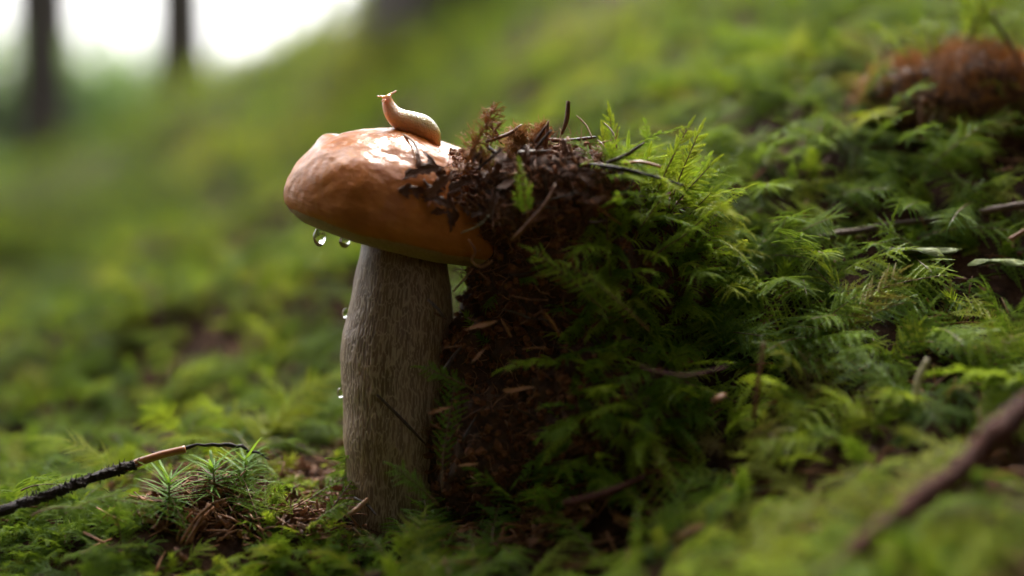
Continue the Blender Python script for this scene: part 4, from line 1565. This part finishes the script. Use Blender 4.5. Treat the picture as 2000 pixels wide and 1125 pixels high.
rod('stalk', [P(1472, 815, .43), P(1482, 740, .428), P(1492, 668, .428)], (.0007, .0007, .0004), 'fibre', 'upright brown moss stalk in the yellow-green frond', 'stalk', None, 6)
rod('stalk', [P(1100, 985, .43), P(1180, 965, .43), P(1260, 930, .436)], (.0012, .0014, .0008), 'red_bark', 'dark red stalk lying at the bottom of the hollow', 'stalk', None, 6)
rod('stalk', [P(2005, 165, .55), P(1975, 90, .55), P(1945, 45, .552), P(1940, 20, .555)], (.0012, .0009, .0006, .0004), 'needle_dark', 'thin dark dead stalk bending over the brown hummock', 'stalk', None, 5)
rod('stalk', [P(1800, 275, .535), P(1798, 225, .535), P(1800, 190, .537)], .0008, 'fibre', 'short red stalk standing before the brown hummock', 'stalk', None, 5)
b = MB()
chunk(b, Vector((0, 0, 0)), .0021, random.Random(2))
tag(link('pebble', b.mesh('pebble', MAT['chip']), mtx=Matrix.Translation(P(1403, 778, .438))), 'tiny pale round pebble caught in moss', 'pebble')
place_scrap(1960, 650, 110, .2, d=.50, on='soil', mesh=CHIPS[1], name='dead_leaf', label='orange-brown dead leaf shred lying on the slope moss', cat='leaf')
place_scrap(1560, 660, 60, .3, d=.485, on='soil', mesh=CHIPS[2], name='wood_chip', label='pinkish wood chip between moss fronds on the slope', cat='wood chip')


# flat pale thallus (lichen) on the slope
def thallus(c, w, seed, label):
    rg = random.Random(seed)
    b = MB()
    n, m_ = 30, 8
    for s in (0, 1):
        for j in range(m_ + 1):
            for k in range(n):
                a = 2 * math.pi * k / n
                rr = j / m_ * (1 + .28 * math.sin(5 * a + seed) + .12 * math.sin(11 * a))
                b.v.append(Vector((rr * math.cos(a) * w, rr * math.sin(a) * w * .6, .12 * w * math.sin(3 * a + j) * j / m_ + .1 * w * (1 - (j / m_) ** 2) - s * .05 * w)))
                b.tip.append(0)
        for j in range(m_):
            for k in range(n):
                k2 = (k + 1) % n
                o_ = s * (m_ + 1) * n
                b.f.append((o_ + j * n + k, o_ + (j + 1) * n + k, o_ + (j + 1) * n + k2, o_ + j * n + k2))
    for k in range(n):
        k2 = (k + 1) % n
        o_ = (m_ + 1) * n
        b.f.append((m_ * n + k, o_ + m_ * n + k, o_ + m_ * n + k2, m_ * n + k2))
    return tag(link('lichen', b.mesh('lichen', MAT['lichen']), mtx=Matrix.Translation(c)), label, 'lichen')


thallus(P(1800, 492, .487), .011, 2, 'pale green lobed lichen lying flat on the slope moss')
thallus(P(1950, 512, .487), .008, 5, 'smaller yellowish lichen lobe beside the pale one')

# brown hummock of dead moss up the slope
hum_pts = []
hb = on_ground(1880, .57)
mb = MB()
blob(mb, hb + Vector((0, .004, -.004)), (.042, .03, .022), 14)
hm, nr = remesh(mb, .002)
for i, (v, n) in enumerate(zip(hm.v, nr)):
    hm.v[i] = v + n * (.005 * fbm(v, 60, 3))
HV = [v.copy() for v in hm.v]
mt = centred(hm, hb)
hummock = link('moss_hummock', None, mtx=mt)
link('earth', hm.mesh('earth', MAT['humus']), hummock)
b = MB()
for p, n in scatter_on(HV, hm.f, 3000, lambda p, n, r: n.z > -.4, 31):
    d = (n * .8 + Vector((rg.gauss(0, .5), rg.gauss(0, .5), rg.gauss(.1, .4)))).normalized()
    b.tube([q - hb for q in wander(p, d, rg.uniform(.004, .010), 4, rg, .6)], [.0002, .0002, .00016, .00012, .00008], 3, False, rg.random())
link('dry_shoots', b.mesh('dry_shoots', MAT['dry']), hummock, tint=.7)['kind'] = 'stuff'
tag(hummock, 'brown hummock of dead moss high on the slope', 'moss')
HUES = ('fresh green', 'yellow-green', 'bright yellow-green', 'pale yellow')
TOPS = scatter_on(HV, hm.f, 16, lambda p, n, r: n.z > .75 and p.y < hb.y + .012, 37)
for i in range(16):
    p = TOPS[i][0]
    hero_frond(p, Vector((hr.gauss(0, .5), hr.gauss(0, .5), 1)), Vector((0, -.6, 1)), hr.uniform(.018, .026), 'fern',
               '%s moss frond on top of the brown hummock %s' % (HUES[i % 4], 'by the thin dark dead stalk' if proj(p)[0] > 1920 else 'by the short red stalk' if proj(p)[0] < 1840 else 'at its crest'),
               'moss fronds on the brown hummock', (.5, .58, .66, .75)[i % 4], 1200 + i)


# ---------------------------------------------------------------- trees
def trunk_mesh(h, r, seed):
    rg = random.Random(seed)
    b = MB()
    n = 18
    zs = [-.4, -.1, 0, .1, .25, .5, 1, 2, 3.5, 5, 7, 9, 11, h]
    for z in zs:
        rr = r * max(.08, 1 - z / (h * 1.08)) * (1 + .55 * math.exp(-max(z, 0) / .22))
        for k in range(n):
            a = 2 * math.pi * k / n
            fl = 1 + .12 * math.exp(-max(z, 0) / .3) * math.sin(4 * a + seed) + .03 * rg.uniform(-1, 1)
            b.v.append(Vector((rr * fl * math.cos(a), rr * fl * math.sin(a), z)))
            b.tip.append(0)
    for j in range(len(zs) - 1):
        for k in range(n):
            b.f.append((j * n + k, j * n + (k + 1) % n, (j + 1) * n + (k + 1) % n, (j + 1) * n + k))
    for i in range(26):      # dead snags and limbs
        z = rg.uniform(1.2, 5.5)
        a = rg.uniform(0, 6.283)
        rr = r * (1 - z / (h * 1.08))
        d = Vector((math.cos(a), math.sin(a), rg.uniform(-.3, .2)))
        b.tube([Vector((0, 0, z)) + d * rr * .8, Vector((0, 0, z)) + d * (rr + rg.uniform(.1, .7))], [.014, .004], 4, False)
    return b.mesh('trunk', MAT['trunk'])


def crown_mesh(h, start, spread, seed, step=.32, per=7, dens=26):
    rg = random.Random(seed)
    b = MB()
    z = start
    while z < h:
        f = 1 - (z - start) / (h - start + .3)
        for k in range(per):
            a = rg.uniform(0, 6.283)
            L = spread * (f ** .8) * rg.uniform(.7, 1.1)
            dv = Vector((math.cos(a), math.sin(a), 0))
            sv = Vector((-math.sin(a), math.cos(a), 0))
            b.tube([Vector((0, 0, z)), dv * L * .5 + Vector((0, 0, z - .08 * L)), dv * L + Vector((0, 0, z - .22 * L))], [.02, .012, .004], 3, False)
            for j in range(int(dens * L / spread) + 4):
                t = rg.uniform(.12, 1)
                p = dv * L * t + Vector((0, 0, z - .22 * L * t * t))
                sd = rg.choice((-1, 1))
                d = (dv * .6 + sv * sd * rg.uniform(.2, 1) + Vector((0, 0, rg.uniform(-.7, .1)))).normalized()
                b.leaf(p, d, Vector((rg.gauss(0, .3), rg.gauss(0, .3), 1)).normalized(), rg.uniform(.25, .55) * (spread / 2.2) ** .5, rg.uniform(.07, .14), .1, .2)
        z += step * rg.uniform(.8, 1.2)
    return b.mesh('crown', MAT['spruce'], False)


TR = [trunk_mesh(16, .17, 1), trunk_mesh(17, .15, 5), trunk_mesh(15, .16, 9)]
CR = [crown_mesh(16, 9.0, 1.5, 2), crown_mesh(17, 8.5, 1.4, 3)]
CRY = [crown_mesh(7, .35, 1.7, 12, .16, 9, 30), crown_mesh(6, .3, 1.5, 13, .16, 9, 30)]
TRY = trunk_mesh(7, .07, 4)
CRT = crown_mesh(12, 2.0, 2.5, 22, .22, 10, 46)


def spruce(px, d, scale_r, label, group, k=0, crown=True, xy=None):
    if xy is None:
        q = P(px, 300, d)
        x, y = q.x, q.y
    else:
        x, y = xy
    root = link('spruce_tree', None, mtx=Matrix.Translation((x, y, H(x, y) - .05)) @ Matrix.Rotation(px * .7, 4, 'Z'))
    t = link('trunk', TR[k % 3], root)
    t.scale = (scale_r, scale_r, 1)
    if crown:
        link('crown', CR[k % 2], root, tint=rnd.random())
    return tag(root, label, 'tree', group)


spruce(86, 6.6, .8, 'dark spruce trunk standing lower on the bank, at the open edge of the wood', None, 0)
spruce(357, 6.2, .9, 'dark spruce trunk rooted on the crest of the bank against white sky', None, 1)
spruce(900, 2.4, .70, 'broad dark tree base on top of the bank behind the mushroom', None, 2)
def NEXT(px):
    return ('outside the dark trunk at the wood edge' if px < 40 else 'just behind the dark trunk at the wood edge' if px < 130 else 'between the two dark trunks' if px < 300
            else 'just behind the dark trunk on the crest' if px < 400 else 'beyond the crest past both dark trunks')


GT = 'thin far spruce trunks at the bright edge of the wood'
LT = 'thin pale far spruce trunk at the bright edge of the wood'
for i, (px, d, s) in enumerate([(232, 13, .40), (205, 17, .45), (150, 19, .4), (30, 15, .5), (-60, 12, .7), (620, 13, .55), (690, 16, .6), (455, 24, .4), (-160, 9, .8), (-330, 7, 1.0),
                                (545, 20, .5)]):
    spruce(px, d, s, '%s far spruce trunk %s' % ('very thin' if s < .43 else 'thin' if s < .58 else 'stouter', NEXT(px)), GT, i)


def bushy(px, d, h, w, label, group, seed):
    rg = random.Random(seed)
    q = P(px, 300, d)
    z = H(q.x, q.y)
    root = link('young_tree', None, mtx=Matrix.Translation((q.x, q.y, z - .05)))
    b = MB()
    b.tube([(0, 0, 0), (.05, 0, h * .5), (0, .03, h * .95)], [.05, .035, .01], 6, False)
    for i in range(10):
        zz = rg.uniform(.15, .85) * h
        a = rg.uniform(0, 6.28)
        b.tube([(0, 0, zz), (math.cos(a) * w * .4, math.sin(a) * w * .4, zz + .25)], [.015, .004], 4, False)
    link('trunk', b.mesh('trunk', MAT['trunk']), root)
    b = MB()
    cl_ = [(Vector((rg.gauss(0, w * .3), rg.gauss(0, w * .3), rg.uniform(.02, 1) * h)), rg.uniform(.2, .4) * w) for _ in range(26)]
    for c, r in cl_:
        for _ in range(95):
            v = Vector((rg.gauss(0, 1), rg.gauss(0, 1), rg.gauss(0, 1))).normalized() * r * rg.random() ** .4
            d_ = Vector((rg.gauss(0, 1), rg.gauss(0, 1), rg.gauss(-.2, .7))).normalized()
            b.leaf(c + v, d_, d_.orthogonal().normalized(), rg.uniform(.16, .3), rg.uniform(.09, .15), .1, .1)
    link('crown', b.mesh('crown', MAT['broad'], False), root, tint=rg.random())
    return tag(root, label, 'tree', group)


GY = 'young leafy trees beyond the crest'
for i, (px, d, h, w) in enumerate([(0, 13, 2.4, 1.4), (50, 16, 2.6, 1.4), (160, 18, 2.9, 1.6), (230, 20, 3.1, 1.8), (300, 18, 2.7, 1.5), (-90, 14, 2.5, 1.5), (-220, 12, 2.6, 1.5), (115, 24, 3.3, 2.0),
                                   (200, 16, 2.4, 1.5), (270, 22, 3.1, 1.8), (390, 24, 1.9, 1.6)]):
    bushy(px, d, h - .35, w, '%s pale green young tree %s' % ('tall' if h > 3 else 'mid-sized' if h > 2.5 else 'low', NEXT(px)), GY, 60 + i)

# unseen spruces added behind the camera and up the slope to shade the near side
GS = 'unseen young spruces added to shade the near side'
for i, (x, y, s) in enumerate([(-1.0, -2.6, 1.0), (-2.6, -3.4, 1.1), (2.9, .6, 1.1), (3.2, -3.6, 1.3), (-3.6, -1.6, 1.0)]):
    root = link('shade_spruce', None, mtx=Matrix.Translation((x, y, H(x, y) - .03)) @ Matrix.Rotation(i * 1.3, 4, 'Z') @ Matrix.Scale(s, 4))
    link('trunk', TRY, root)
    link('crown', CRY[i % 2], root, tint=rnd.random())
    tag(root, 'dense young spruce added out of view to block sky light', 'tree', GS)

GS2 = 'tall unseen spruces added to shade the near ground'
for i, (x, y) in enumerate([(-1.3, -2.4), (4.0, .2), (-3.4, -2.0)]):  # added out of view; the crowns cut the sky light from overhead
    root = link('spruce_tree', None, mtx=Matrix.Translation((x, y, H(x, y) - .05)) @ Matrix.Rotation(i * 1.7, 4, 'Z'))
    link('trunk', TR[i % 3], root).scale = (1, 1, .8)
    link('crown', CRT, root, tint=rnd.random())
    tag(root, 'tall dense spruce added out of view, its crown shading the slope', 'tree', GS2)
